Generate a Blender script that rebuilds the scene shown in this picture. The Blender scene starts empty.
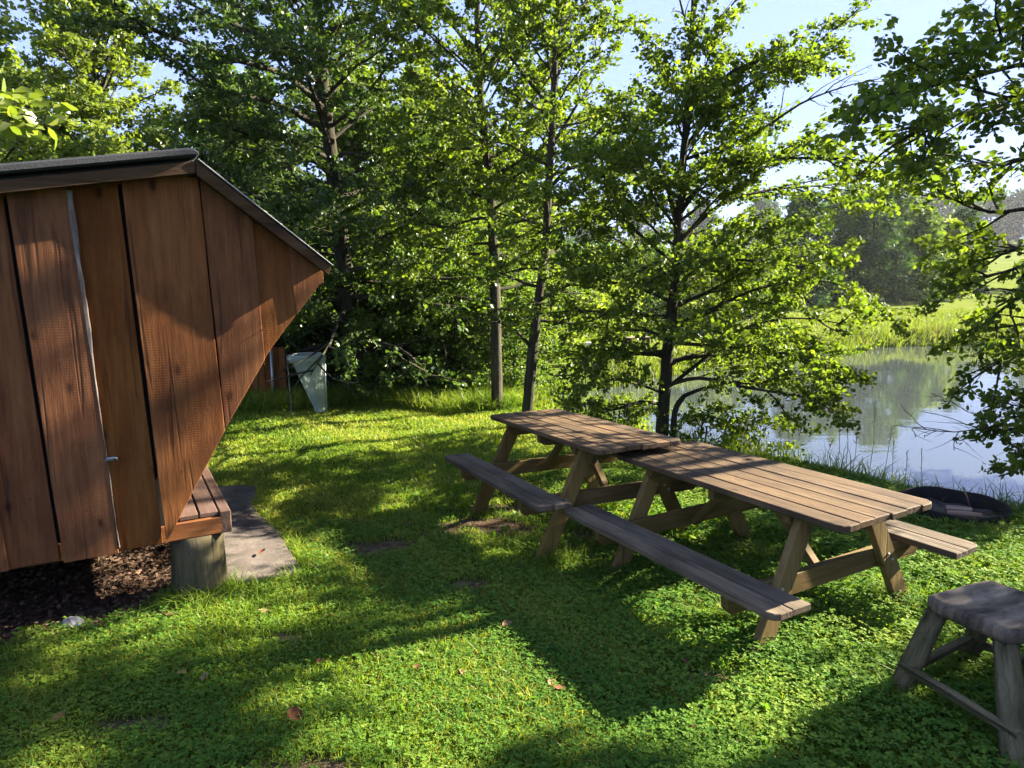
import bpy, math, random
import numpy as np
from mathutils import Vector, Matrix

sc = bpy.context.scene
COL = sc.collection
PI = math.pi
rad = math.radians

# ------------------------------------------------------------------ camera
F, PITCH, CH = 688.0, 0.162, 1.869
cam_d = bpy.data.cameras.new('camera')
cam_d.sensor_width = 36.0
cam_d.lens = F / 1024 * 36.0
cam_d.clip_start = 0.05
cam_d.clip_end = 3000
cam = bpy.data.objects.new('camera', cam_d)
COL.objects.link(cam)
cam.location = (0, 0, CH)
cam.rotation_euler = (PI / 2 - PITCH, 0, 0)
sc.camera = cam
CP, SP = math.cos(PITCH), math.sin(PITCH)

def proj(P):
    """numpy points -> px, py (used only to plan where things stand)"""
    P = np.atleast_2d(P)
    dz = P[:, 2] - CH
    y = CP * P[:, 1] - SP * dz
    z = SP * P[:, 1] + CP * dz
    y = np.where(y < 0.05, 0.05, y)
    return 512 + F * P[:, 0] / y, 384 - F * z / y

def ray(px, py):
    x = (px - 512) / F
    z = -(py - 384) / F
    return np.array([x, CP + SP * z, -SP + CP * z])

def aty(px, py, Y):
    r = ray(px, py)
    t = Y / r[1]
    return np.array([r[0] * t, Y, CH + r[2] * t])

def G0(x, y):
    """the height of the lawn (without the bank)"""
    yy = np.clip(y, -4, 13)
    xx = np.clip(x, -8, 8)
    z = -0.04 * (yy - 3.3) + 0.02 * xx
    z = z + 0.012 * np.sin(1.7 * x + .6) * np.cos(1.3 * y) + 0.008 * np.sin(3.9 * x + 2.0 * y)
    return z

def gnd(px, py):
    z = 0.0
    for _ in range(20):
        r = ray(px, py)
        t = (z - CH) / r[2]
        P = np.array([r[0] * t, r[1] * t, z])
        z = float(G0(P[0], P[1]))
    return P

# ------------------------------------------------------------------ sun, sky
SKY_STRENGTH = 0.26
SAZ, SEL = rad(22.5), rad(29)
SUN = np.array([math.cos(SAZ) * math.cos(SEL), math.sin(SAZ) * math.cos(SEL), math.sin(SEL)])
world = bpy.data.worlds.new('World')
sc.world = world
world.use_nodes = True
wn = world.node_tree.nodes
bg = wn['Background']
sky = wn.new('ShaderNodeTexSky')
sky.sky_type = 'NISHITA'
sky.sun_disc = False
sky.sun_elevation = SEL
sky.sun_rotation = PI / 2 - SAZ
sky.air_density = 1.0
sky.dust_density = 0.6
sky.ozone_density = 2.0
# soften the range between the bright and the dark side of the sky, cool it a little
vm1 = wn.new('ShaderNodeVectorMath'); vm1.operation = 'SCALE'; vm1.inputs['Scale'].default_value = 0.1
gm = wn.new('ShaderNodeGamma'); gm.inputs['Gamma'].default_value = 0.25
vm2 = wn.new('ShaderNodeVectorMath'); vm2.operation = 'MULTIPLY'; vm2.inputs[1].default_value = (0.35, 0.43, 0.74)
wl = world.node_tree.links
wl.new(sky.outputs[0], vm1.inputs[0]); wl.new(vm1.outputs[0], gm.inputs[0]); wl.new(gm.outputs[0], vm2.inputs[0]); wl.new(vm2.outputs[0], bg.inputs[0])
bg.inputs[1].default_value = SKY_STRENGTH
sl = bpy.data.lights.new('sun', 'SUN')
sl.energy = 3.8
sl.angle = rad(0.55)
sl.color = (1.0, 0.90, 0.74)
so = bpy.data.objects.new('sun', sl)
COL.objects.link(so)
so.location = (12, 4, 9)
so.rotation_euler = Vector(SUN.tolist()).to_track_quat('Z', 'Y').to_euler()

# ------------------------------------------------------------------ object helpers
def tag(o, label=None, cat=None, group=None, kind=None):
    if label: o['label'] = label
    if cat: o['category'] = cat
    if group: o['group'] = group
    if kind: o['kind'] = kind
    return o

def thing(name, label, cat, loc=(0, 0, 0), rot=(0, 0, 0), group=None):
    o = bpy.data.objects.new(name, None)
    o.empty_display_size = 0.1
    COL.objects.link(o)
    o.location = loc
    o.rotation_euler = rot
    return tag(o, label, cat, group)

def link_mesh(name, me, parent=None, world_space=True):
    o = bpy.data.objects.new(name, me)
    COL.objects.link(o)
    if parent is not None:
        o.parent = parent
        if world_space:          # mesh written in world coordinates: cancel the parent's transform
            M = Matrix.LocRotScale(parent.location, parent.rotation_euler, None)
            if parent.parent is not None and parent.get('_w') is None:
                M = Matrix.Identity(4)
            o.matrix_parent_inverse = M.inverted()
    return o

def np_mesh(name, V, Fq, mat, var=None, bl=None, smooth=False):
    """V (n,3); Fq (m,k) same-size faces"""
    me = bpy.data.meshes.new(name)
    V = np.asarray(V, dtype=np.float32)
    Fq = np.asarray(Fq, dtype=np.int32)
    m, k = Fq.shape
    me.vertices.add(len(V)); me.vertices.foreach_set('co', V.ravel())
    me.loops.add(m * k); me.loops.foreach_set('vertex_index', Fq.ravel())
    me.polygons.add(m)
    me.polygons.foreach_set('loop_start', np.arange(0, m * k, k, dtype=np.int32))
    me.polygons.foreach_set('loop_total', np.full(m, k, dtype=np.int32))
    if smooth:
        me.polygons.foreach_set('use_smooth', np.ones(m, dtype=bool))
    if var is not None:
        a = me.attributes.new('var', 'FLOAT', 'POINT')
        a.data.foreach_set('value', np.asarray(var, dtype=np.float32))
    me.materials.append(mat)
    me.update(calc_edges=True)
    return me

class MB:
    """collects shapes, builds ONE mesh; every vertex keeps its board-local coordinate for the grain"""
    def __init__(s):
        s.v, s.f, s.bl, s.var, s.sm = [], [], [], [], []
        s.rng = random.Random(7)
    def raw(s, verts, faces, bl=None, var=None, smooth=False):
        b = len(s.v)
        s.v += [tuple(map(float, p)) for p in verts]
        s.f += [tuple(i + b for i in f) for f in faces]
        s.bl += [tuple(map(float, q)) for q in (bl if bl is not None else verts)]
        vv = s.rng.random() if var is None else var
        s.var += [vv] * len(verts)
        s.sm += [smooth] * len(faces)
    def prism(s, outline, O, A, B, N, n0, n1, bev=0.003, var=None, off=None):
        """outline: (a,b) points in the plane of A,B, counter-clockwise; extruded n0..n1 along N"""
        O, A, B, N = [np.array(q, float) for q in (O, A, B, N)]
        P = np.array(outline, float)
        area = 0.5 * np.sum(P[:, 0] * np.roll(P[:, 1], -1) - np.roll(P[:, 0], -1) * P[:, 1])
        if area < 0: P = P[::-1]
        if np.dot(np.cross(A, B), N) < 0:
            flip = True
        else: flip = False
        e = np.roll(P, -1, 0) - P
        L = np.maximum(np.linalg.norm(e, axis=1), 1e-9)
        nrm = np.stack([e[:, 1], -e[:, 0]], 1) / L[:, None]
        vn = nrm + np.roll(nrm, 1, 0)
        vn /= np.maximum(np.sum(vn * nrm, 1), 0.3)[:, None]
        Q = P - vn * bev
        k = len(P)
        if off is None: off = (s.rng.uniform(0, 50), s.rng.uniform(0, 50), s.rng.uniform(0, 9))
        rings = [(Q, n0), (P, n0 + bev), (P, n1 - bev), (Q, n1)]
        V, BL = [], []
        for R, n in rings:
            for a, b in R:
                V.append(O + A * a + B * b + N * n)
                BL.append((a + off[0], b + off[1], n + off[2]))
        Fc = [tuple(reversed(range(k))), tuple(range(3 * k, 4 * k))]
        for r in range(3):
            for i in range(k):
                j = (i + 1) % k
                Fc.append((r * k + i, r * k + j, (r + 1) * k + j, (r + 1) * k + i))
        if flip: Fc = [tuple(reversed(q)) for q in Fc]
        s.raw(V, Fc, BL, var)
    def board(s, P0, P1, side, width, thick, bev=0.003, var=None, seg=1):
        """a straight board from P0 to P1 (centre line); side = direction of its width"""
        P0, P1 = np.array(P0, float), np.array(P1, float)
        A = P1 - P0; L = np.linalg.norm(A); A /= L
        B = np.array(side, float); B -= A * np.dot(A, B); B /= np.linalg.norm(B)
        N = np.cross(A, B)
        s.prism([(0, -width / 2), (L, -width / 2), (L, width / 2), (0, width / 2)], P0, A, B, N, -thick / 2, thick / 2, bev, var)
    def tube(s, pts, radii, sides=8, cap=True, var=None, jitter=0.0, smooth=True):
        pts = [np.array(p, float) for p in pts]
        n = len(pts)
        V, BL, Fc = [], [], []
        T0 = pts[1] - pts[0]
        ref = np.array([0, 0, 1.]) if abs(T0[2]) < .8 * np.linalg.norm(T0) else np.array([1., 0, 0])
        X = np.cross(T0, ref); X /= np.linalg.norm(X)
        dist = 0
        o = (s.rng.uniform(0, 50), s.rng.uniform(0, 50), 0)
        for i in range(n):
            T = pts[min(i + 1, n - 1)] - pts[max(i - 1, 0)]
            T /= max(np.linalg.norm(T), 1e-9)
            X = X - T * np.dot(X, T); X /= max(np.linalg.norm(X), 1e-9)
            Y = np.cross(T, X)
            if i: dist += np.linalg.norm(pts[i] - pts[i - 1])
            for k in range(sides):
                a = 2 * PI * k / sides
                r = radii[i] * (1 + (s.rng.uniform(-jitter, jitter) if jitter else 0))
                V.append(pts[i] + (X * math.cos(a) + Y * math.sin(a)) * r)
                BL.append((dist + o[0], a * radii[0] + o[1], 0))
        for i in range(n - 1):
            for k in range(sides):
                j = (k + 1) % sides
                Fc.append((i * sides + k, i * sides + j, (i + 1) * sides + j, (i + 1) * sides + k))
        s.raw(V, Fc, BL, var, smooth)
        if cap:
            b = len(s.v) - len(V)
            s.f.append(tuple(b + k for k in reversed(range(sides)))); s.sm.append(False)
            s.f.append(tuple(b + (n - 1) * sides + k for k in range(sides))); s.sm.append(False)
    def build(s, name, mat, parent=None, world_space=False):
        me = bpy.data.meshes.new(name)
        me.from_pydata(s.v, [], s.f)
        a = me.attributes.new('bl', 'FLOAT_VECTOR', 'POINT'); a.data.foreach_set('vector', np.array(s.bl, dtype=np.float32).ravel())
        a = me.attributes.new('var', 'FLOAT', 'POINT'); a.data.foreach_set('value', np.array(s.var, dtype=np.float32))
        me.polygons.foreach_set('use_smooth', np.array(s.sm, dtype=bool))
        me.materials.append(mat)
        me.update()
        o = bpy.data.objects.new(name, me)
        COL.objects.link(o)
        if parent is not None:
            o.parent = parent
            if world_space:
                o.matrix_parent_inverse = Matrix.LocRotScale(parent.location, parent.rotation_euler, None).inverted()
        return o

def copy_tree(o, parent=None):
    c = o.copy(); COL.objects.link(c); c.parent = parent
    for ch in list(o.children): copy_tree(ch, c)
    return c

# ------------------------------------------------------------------ materials
def new_mat(name):
    m = bpy.data.materials.new(name); m.use_nodes = True
    nt = m.node_tree
    return m, nt, nt.nodes['Principled BSDF'], nt.nodes['Material Output']

def N(nt, typ, **kw):
    n = nt.nodes.new(typ)
    for k, v in kw.items():
        if k in n.inputs.keys() if isinstance(k, str) else False: n.inputs[k].default_value = v
        else: setattr(n, k, v)
    return n

def ramp(nt, stops, fac=None):
    r = nt.nodes.new('ShaderNodeValToRGB')
    el = r.color_ramp.elements
    el[0].position, el[0].color = stops[0][0], (*stops[0][1], 1)
    el[1].position, el[1].color = stops[-1][0], (*stops[-1][1], 1)
    for p, c in stops[1:-1]:
        e = el.new(p); e.color = (*c, 1)
    if fac is not None: nt.links.new(fac, r.inputs[0])
    return r

def mixc(nt, fac, a, b, mode='MIX'):
    m = nt.nodes.new('ShaderNodeMix'); m.data_type = 'RGBA'; m.blend_type = mode
    for sock, val in ((m.inputs[0], fac), (m.inputs[6], a), (m.inputs[7], b)):
        if hasattr(val, 'is_linked'): nt.links.new(val, sock)
        elif isinstance(val, (int, float)): sock.default_value = val
        else: sock.default_value = (*val, 1)
    return m.outputs[2]

def math_(nt, op, a, b=None, c=None):
    m = nt.nodes.new('ShaderNodeMath'); m.operation = op
    for i, v in enumerate((a, b, c)):
        if v is None: continue
        if hasattr(v, 'is_linked'): nt.links.new(v, m.inputs[i])
        else: m.inputs[i].default_value = v
    return m.outputs[0]

def attr(nt, name):
    a = nt.nodes.new('ShaderNodeAttribute'); a.attribute_name = name
    return a

def mapping(nt, vec, scale):
    m = nt.nodes.new('ShaderNodeMapping'); m.inputs['Scale'].default_value = scale
    nt.links.new(vec, m.inputs['Vector'])
    return m.outputs[0]

def noise(nt, vec, scale, detail=4, rough=.55, dist=0):
    n = nt.nodes.new('ShaderNodeTexNoise')
    n.inputs['Scale'].default_value = scale; n.inputs['Detail'].default_value = detail
    n.inputs['Roughness'].default_value = rough; n.inputs['Distortion'].default_value = dist
    nt.links.new(vec, n.inputs['Vector'])
    return n.outputs['Fac']

def wood_mat(name, dark, mid, light, rough=.75, patch=None, patch_amt=.5, patch_scale=3., var_amt=.35, grain=28, saw=0.0, bump=.35, knots=.6, crack=.5, rugged=False):
    m, nt, b, out = new_mat(name)
    at = attr(nt, 'bl'); vec = at.outputs['Vector']; var = attr(nt, 'var').outputs['Fac']
    g1 = noise(nt, mapping(nt, vec, (2.6, grain * 1.3, grain * 1.3)), 1.0, 8, .72, .35)
    g2 = noise(nt, mapping(nt, vec, (.35, grain * .22, grain * .22)), 1.0, 4, .5, 1.2)
    r = ramp(nt, [(.25, dark), (.5, mid), (.75, light)], math_(nt, 'ADD', math_(nt, 'MULTIPLY', g1, .62), math_(nt, 'MULTIPLY', g2, .38)))
    col = r.outputs[0]
    # knots: dark ovals
    vo = nt.nodes.new('ShaderNodeTexVoronoi'); vo.inputs['Scale'].default_value = 1.0
    nt.links.new(mapping(nt, vec, (2.6, 5.2, 1.0)), vo.inputs['Vector'])
    kn = ramp(nt, [(.05, (1, 1, 1)), (.085, (.35, .35, .35)), (.14, (0, 0, 0))], vo.outputs['Distance'])
    kf = math_(nt, 'MULTIPLY', kn.outputs[0], knots)
    col = mixc(nt, kf, col, tuple(c * .35 for c in dark))
    if patch is not None:
        pf = ramp(nt, [(.42, (0, 0, 0)), (.68, (1, 1, 1))], noise(nt, mapping(nt, vec, (patch_scale, patch_scale * 2.2, 1)), 1.0, 5, .6, .4))
        col = mixc(nt, math_(nt, 'MULTIPLY', pf.outputs[0], patch_amt), col, patch)
    # thin cracks along the grain
    ck = ramp(nt, [(.0, (1, 1, 1)), (.045, (0, 0, 0))], math_(nt, 'ABSOLUTE', math_(nt, 'SUBTRACT', noise(nt, mapping(nt, vec, (.5, 14, 14)), 1.0, 2, .4), .5)))
    ck2 = ramp(nt, [(.55, (0, 0, 0)), (.62, (1, 1, 1))], noise(nt, mapping(nt, vec, (1.3, 9, 1)), 1.0, 1))
    cf = math_(nt, 'MULTIPLY', math_(nt, 'MULTIPLY', ck.outputs[0], ck2.outputs[0]), crack)
    col = mixc(nt, cf, col, (.012, .009, .007))
    hv = nt.nodes.new('ShaderNodeHueSaturation')
    nt.links.new(col, hv.inputs['Color'])
    nt.links.new(math_(nt, 'ADD', math_(nt, 'MULTIPLY', var, var_amt), 1 - var_amt / 2), hv.inputs['Value'])
    nt.links.new(math_(nt, 'ADD', math_(nt, 'MULTIPLY', math_(nt, 'FRACT', math_(nt, 'MULTIPLY', var, 7.31)), .14), .90), hv.inputs['Saturation'])
    nt.links.new(hv.outputs[0], b.inputs['Base Color'])
    b.inputs['Roughness'].default_value = rough
    b.inputs['Specular IOR Level'].default_value = .12
    h = math_(nt, 'ADD', g1, math_(nt, 'MULTIPLY', cf, -1.5))
    if rugged: h = math_(nt, 'ADD', h, math_(nt, 'MULTIPLY', noise(nt, mapping(nt, vec, (6, 30, 30)), 1.0, 5, .6, 1.), 2.2))
    if saw > 0:
        w = nt.nodes.new('ShaderNodeTexWave'); w.bands_direction = 'X'; w.inputs['Scale'].default_value = 22.
        w.inputs['Distortion'].default_value = 1.5; w.inputs['Detail'].default_value = 1
        nt.links.new(vec, w.inputs['Vector'])
        sg = ramp(nt, [(.45, (0, 0, 0)), (.6, (1, 1, 1))], noise(nt, mapping(nt, vec, (1.2, 3, 1)), 1.0, 1))
        h = math_(nt, 'ADD', h, math_(nt, 'MULTIPLY', math_(nt, 'MULTIPLY', w.outputs['Fac'], saw), sg.outputs[0]))
    bp = nt.nodes.new('ShaderNodeBump'); bp.inputs['Strength'].default_value = bump; bp.inputs['Distance'].default_value = .012 if rugged else .004
    nt.links.new(h, bp.inputs['Height']); nt.links.new(bp.outputs[0], b.inputs['Normal'])
    return m

def leaf_mat(name, c_dark, c_mid, c_light, trans=.42, gloss=.10, trans_tint=(1.25, 1.35, .45), rough=.6):
    """leaf: diffuse + translucent + a little gloss, varied leaf by leaf"""
    m, nt, b, out = new_mat(name)
    nt.nodes.remove(b)
    var = attr(nt, 'var').outputs['Fac']
    r = ramp(nt, [(0, c_dark), (.5, c_mid), (1, c_light)], var)
    d = nt.nodes.new('ShaderNodeBsdfDiffuse'); nt.links.new(r.outputs[0], d.inputs['Color'])
    t = nt.nodes.new('ShaderNodeBsdfTranslucent')
    nt.links.new(mixc(nt, 1.0, r.outputs[0], trans_tint, 'MULTIPLY'), t.inputs['Color'])
    g = nt.nodes.new('ShaderNodeBsdfGlossy'); g.inputs['Roughness'].default_value = rough; g.inputs['Color'].default_value = (.8, .85, .8, 1)
    m1 = nt.nodes.new('ShaderNodeMixShader'); m1.inputs[0].default_value = trans
    nt.links.new(d.outputs[0], m1.inputs[1]); nt.links.new(t.outputs[0], m1.inputs[2])
    m2 = nt.nodes.new('ShaderNodeMixShader')
    fr = nt.nodes.new('ShaderNodeFresnel'); fr.inputs['IOR'].default_value = 1.4
    nt.links.new(math_(nt, 'MULTIPLY', fr.outputs[0], gloss * 3.5), m2.inputs[0])
    nt.links.new(m1.outputs[0], m2.inputs[1]); nt.links.new(g.outputs[0], m2.inputs[2])
    nt.links.new(m2.outputs[0], out.inputs['Surface'])
    return m

def plain_mat(name, c, rough=.7, metal=0, nscale=0, c2=None, bump=0, bscale=40):
    m, nt, b, out = new_mat(name)
    b.inputs['Base Color'].default_value = (*c, 1); b.inputs['Roughness'].default_value = rough; b.inputs['Metallic'].default_value = metal
    tc = nt.nodes.new('ShaderNodeTexCoord')
    if c2 is not None:
        r = ramp(nt, [(.35, c), (.68, c2)], noise(nt, tc.outputs['Object'], nscale, 5, .6))
        nt.links.new(r.outputs[0], b.inputs['Base Color'])
    if bump:
        bp = nt.nodes.new('ShaderNodeBump'); bp.inputs['Strength'].default_value = bump; bp.inputs['Distance'].default_value = .01
        nt.links.new(noise(nt, tc.outputs['Object'], bscale, 5, .6), bp.inputs['Height']); nt.links.new(bp.outputs[0], b.inputs['Normal'])
    return m

M_hut = wood_mat('stained_rough_board', (.070, .022, .0055), (.195, .068, .0165), (.300, .130, .038), .85, patch=(.060, .018, .007), patch_amt=.6, patch_scale=1.5, var_amt=.42, grain=26, saw=.14, bump=.9, knots=.85)
M_hut_gray = wood_mat('weathered_batten', (.030, .015, .006), (.070, .038, .017), (.115, .070, .037), .85, patch=(.028, .011, .005), patch_amt=.5, var_amt=.5, bump=.8)
M_bare = wood_mat('bare_waney_edge', (.14, .10, .075), (.24, .195, .155), (.33, .29, .245), .9, patch=(.09, .055, .035), patch_amt=.7, patch_scale=7, bump=1., knots=.2)
M_deck = wood_mat('deck_board', (0.0620, 0.0372, 0.0279), (0.1240, 0.0775, 0.0589), (0.1922, 0.1333, 0.1054), .6, patch=(0.0620, 0.0279, 0.0186), patch_amt=.5, bump=.4)
M_table = wood_mat('weathered_table_plank', (.038, .023, .011), (.115, .073, .037), (.205, .142, .080), .7, patch=(.040, .029, .019), patch_amt=.85, patch_scale=2.2, var_amt=.5, grain=34, bump=.9, knots=.55)
M_bench = wood_mat('weathered_seat_plank', (.050, .037, .022), (.135, .103, .066), (.235, .185, .125), .8, patch=(.046, .035, .024), patch_amt=.75, patch_scale=2.6, var_amt=.5, grain=34, bump=.9, knots=.4)
M_leg = wood_mat('treated_leg_timber', (.075, .046, .013), (.165, .106, .034), (.250, .176, .066), .7, patch=(.075, .058, .018), patch_amt=.6, patch_scale=2., var_amt=.4, grain=28, bump=.6, knots=.6)
M_post = wood_mat('greenish_log', (.040, .034, .016), (.100, .082, .042), (.180, .150, .090), .9, patch=(.024, .028, .013), patch_amt=.8, patch_scale=2.4, grain=20, bump=1.0, crack=1., knots=.1)
M_stool = wood_mat('weathered_stool_seat', (.050, .034, .018), (.190, .145, .092), (.34, .275, .195), .8, patch=(.030, .023, .016), patch_amt=.9, patch_scale=6, grain=24, bump=1.5, knots=.6)
M_stoolleg = wood_mat('mossy_pole', (.046, .035, .015), (.140, .115, .055), (.26, .215, .125), .9, patch=(.044, .054, .018), patch_amt=.7, patch_scale=5, grain=14, bump=1.2, crack=.9, rugged=True)
M_felt = plain_mat('roofing_felt', (0.0090, 0.0105, 0.0130), .75, 0, 60, (0.0250, 0.0275, 0.0310), .5, 220)
M_gap = plain_mat('shade_black_backing', (.004, .0035, .003), .95)  # near-black colour stands in for the shade between the lapped boards
M_steel = plain_mat('grey_metal', (.42, .43, .44), .45, .8)
M_galv = plain_mat('dull_latch', (.35, .36, .38), .5, .7)
M_char = plain_mat('sooty_steel', (.004, .004, .004), .95, 0, 9, (.012, .009, .007), .4, 30)
M_ash = plain_mat('ash_bed', (.012, .010, .009), .95, 0, 11, (.10, .088, .075), .8, 40)
M_nail = plain_mat('rusty_nail', (.10, .075, .06), .6, .6)
M_screw = plain_mat('bolt_head', (.5, .48, .44), .4, .8)
M_stone = plain_mat('pale_stone', (.12, .125, .125), .85, 0, 18, (.24, .24, .235), .6, 25)
M_barkD = wood_mat('dark_bark', (.016, .013, .009), (.052, .043, .030), (.115, .098, .070), .95, patch=(.040, .055, .022), patch_amt=.6, patch_scale=1.6, grain=9, bump=1.0, knots=.2, crack=.9, rugged=True)
M_chip = leaf_mat('wood_chip', (.022, .014, .009), (.060, .036, .024), (.14, .090, .062), 0.0, .02)

LEAF = dict(
    alder=leaf_mat('alder_leaf', (.060, .100, .016), (.118, .165, .022), (.19, .235, .030), .55, .035),
    dark=leaf_mat('dark_oak_leaf', (.036, .068, .018), (.066, .110, .022), (.125, .175, .032), .48, .045),
    lime=leaf_mat('light_maple_leaf', (.095, .140, .022), (.165, .210, .030), (.24, .28, .046), .52, .04),
    shrub=leaf_mat('hazel_leaf', (.055, .105, .024), (.105, .165, .030), (.17, .235, .040), .50, .04),
    far=leaf_mat('far_foliage', (.055, .095, .022), (.085, .135, .028), (.13, .175, .038), .40, .03),
    farblue=leaf_mat('far_dark_foliage', (.026, .056, .022), (.042, .082, .028), (.068, .115, .036), .35, .03),
    grass=leaf_mat('grass_blade', (.090, .165, .018), (.180, .245, .024), (.36, .34, .075), .46, .012),
    clover=leaf_mat('clover_leaf', (.055, .140, .020), (.110, .205, .026), (.205, .270, .036), .44, .03),
    reed=leaf_mat('reed', (.085, .125, .025), (.13, .165, .032), (.20, .21, .06), .45, .02),
)
M_dead = leaf_mat('dead_leaf', (.10, .035, .02), (.20, .08, .04), (.33, .22, .12), .2, .05, (1.2, 1., .8))

# ------------------------------------------------------------------ light gaps in the shade (ground areas the sun reaches)
LIT = [[(225, 412), (440, 412), (500, 425), (480, 445), (440, 462), (450, 500), (330, 508), (300, 470), (250, 470), (215, 470), (200, 480), (215, 440)],
       [(0, 650), (110, 640), (190, 612), (300, 598), (430, 592), (470, 605), (400, 640), (290, 640), (235, 660), (130, 668), (80, 700), (0, 705)],
       [(300, 706), (345, 690), (420, 668), (470, 682), (505, 722), (500, 768), (460, 840), (240, 840), (300, 768)],
       [(500, 440), (590, 455), (700, 500), (830, 560), (800, 610), (700, 560), (600, 520), (500, 490)],
       [(545, 568), (640, 545), (680, 556), (640, 585), (560, 600)],
       [(800, 560), (900, 560), (1150, 500), (1250, 560), (1150, 620), (900, 610), (870, 660), (810, 650), (740, 690), (700, 640), (780, 610)],
       [(560, 630), (640, 645), (680, 690), (720, 720), (640, 700), (570, 650)],
       [(690, 745), (790, 700), (850, 730), (780, 768), (700, 790), (620, 800)],
       [(0, 735), (60, 722), (110, 750), (60, 790), (0, 800)]]
LIT = [np.array(p, float) for p in LIT]

def inpoly(x, y, poly):
    c = np.zeros(len(x), bool)
    n = len(poly)
    j = n - 1
    for i in range(n):
        xi, yi = poly[i]; xj, yj = poly[j]
        cond = ((yi > y) != (yj > y)) & (x < (xj - xi) * (y - yi) / (yj - yi + 1e-12) + xi)
        c ^= cond
        j = i
    return c

HUT_A = rad(30.3)
HU = np.array([math.cos(HUT_A), math.sin(HUT_A), 0])
HN = np.array([math.sin(HUT_A), -math.cos(HUT_A), 0])      # outward, towards the camera
_r = ray(229, 532); _t = (.33 - CH) / _r[2]
HO = np.array([_r[0] * _t, _r[1] * _t, 0.0])                # ground point below the deck corner

def lit_score(P):
    """True where a leaf spray at P would darken a place the photograph shows in the sun"""
    hit = np.zeros(len(P), bool)
    Q = P.copy()
    for _ in range(3):
        Q = P - SUN * ((P[:, 2] - G0(Q[:, 0], Q[:, 1])) / SUN[2])[:, None]
    px, py = proj(Q)
    front = Q[:, 1] > .6
    for poly in LIT:
        hit |= inpoly(px, py, poly) & front
    # table tops
    T = P - SUN * ((P[:, 2] - .74) / SUN[2])[:, None]
    px, py = proj(T)
    hit |= inpoly(px, py, np.array([(485, 410), (600, 408), (720, 440), (960, 498), (850, 545), (600, 460)], float)) & (P[:, 2] > .8)
    # the lower right part of the shelter's side wall
    t = ((P - HO) @ HN) / (SUN @ HN)
    W = P - SUN * t[:, None]
    s = (W - HO) @ HU
    hit |= (s > -1.0) & (s < .75) & (W[:, 2] > .3) & (W[:, 2] < 2.3) & (t > 0)
    return hit

# ------------------------------------------------------------------ leaves and trees
LV = np.array([(0, -.5, 0), (.34, -.18, .05), (.33, .2, .06), (0, .5, 0), (-.33, .2, .06), (-.34, -.18, .05)], float)
LFc = np.array([(0, 1, 2, 3), (0, 3, 4, 5)])
QV = np.array([(0, -.5, 0), (.38, .02, .03), (0, .5, 0), (-.38, -.02, .03)], float)
QF = np.array([(0, 1, 2, 3)])

def frames(D, U):
    """leaf axis D, rough normal U -> orthonormal (X, D, Z)"""
    D = D / np.linalg.norm(D, axis=1)[:, None]
    X = np.cross(D, U); X /= np.maximum(np.linalg.norm(X, axis=1), 1e-6)[:, None]
    Z = np.cross(X, D)
    return X, D, Z

def leaves_mesh(name, P, D, U, S, var, mat, simple=False):
    TV, TF = (QV, QF) if simple else (LV, LFc)
    X, Dn, Z = frames(D, U)
    n, k = len(P), len(TV)
    V = P[:, None, :] + S[:, None, None] * (TV[None, :, 0:1] * X[:, None, :] + TV[None, :, 1:2] * Dn[:, None, :] + TV[None, :, 2:3] * Z[:, None, :])
    Fq = (np.arange(n)[:, None, None] * k + TF[None]).reshape(-1, 4)
    return np_mesh(name, V.reshape(-1, 3), Fq, mat, var=np.repeat(var, k))

def curve(p0, d, L, n, rng, wob=.12, up=0.0):
    pts = [np.array(p0, float)]
    d = np.array(d, float); d /= np.linalg.norm(d)
    for i in range(n):
        d = d + rng.normal(0, wob, 3) + np.array([0, 0, up / n])
        d /= np.linalg.norm(d)
        pts.append(pts[-1] + d * L / n)
    return np.array(pts)

def along(pts, t):
    x = t * (len(pts) - 1); i = min(int(x), len(pts) - 2); f = x - i
    return pts[i] * (1 - f) + pts[i + 1] * f, pts[i + 1] - pts[i]

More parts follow.
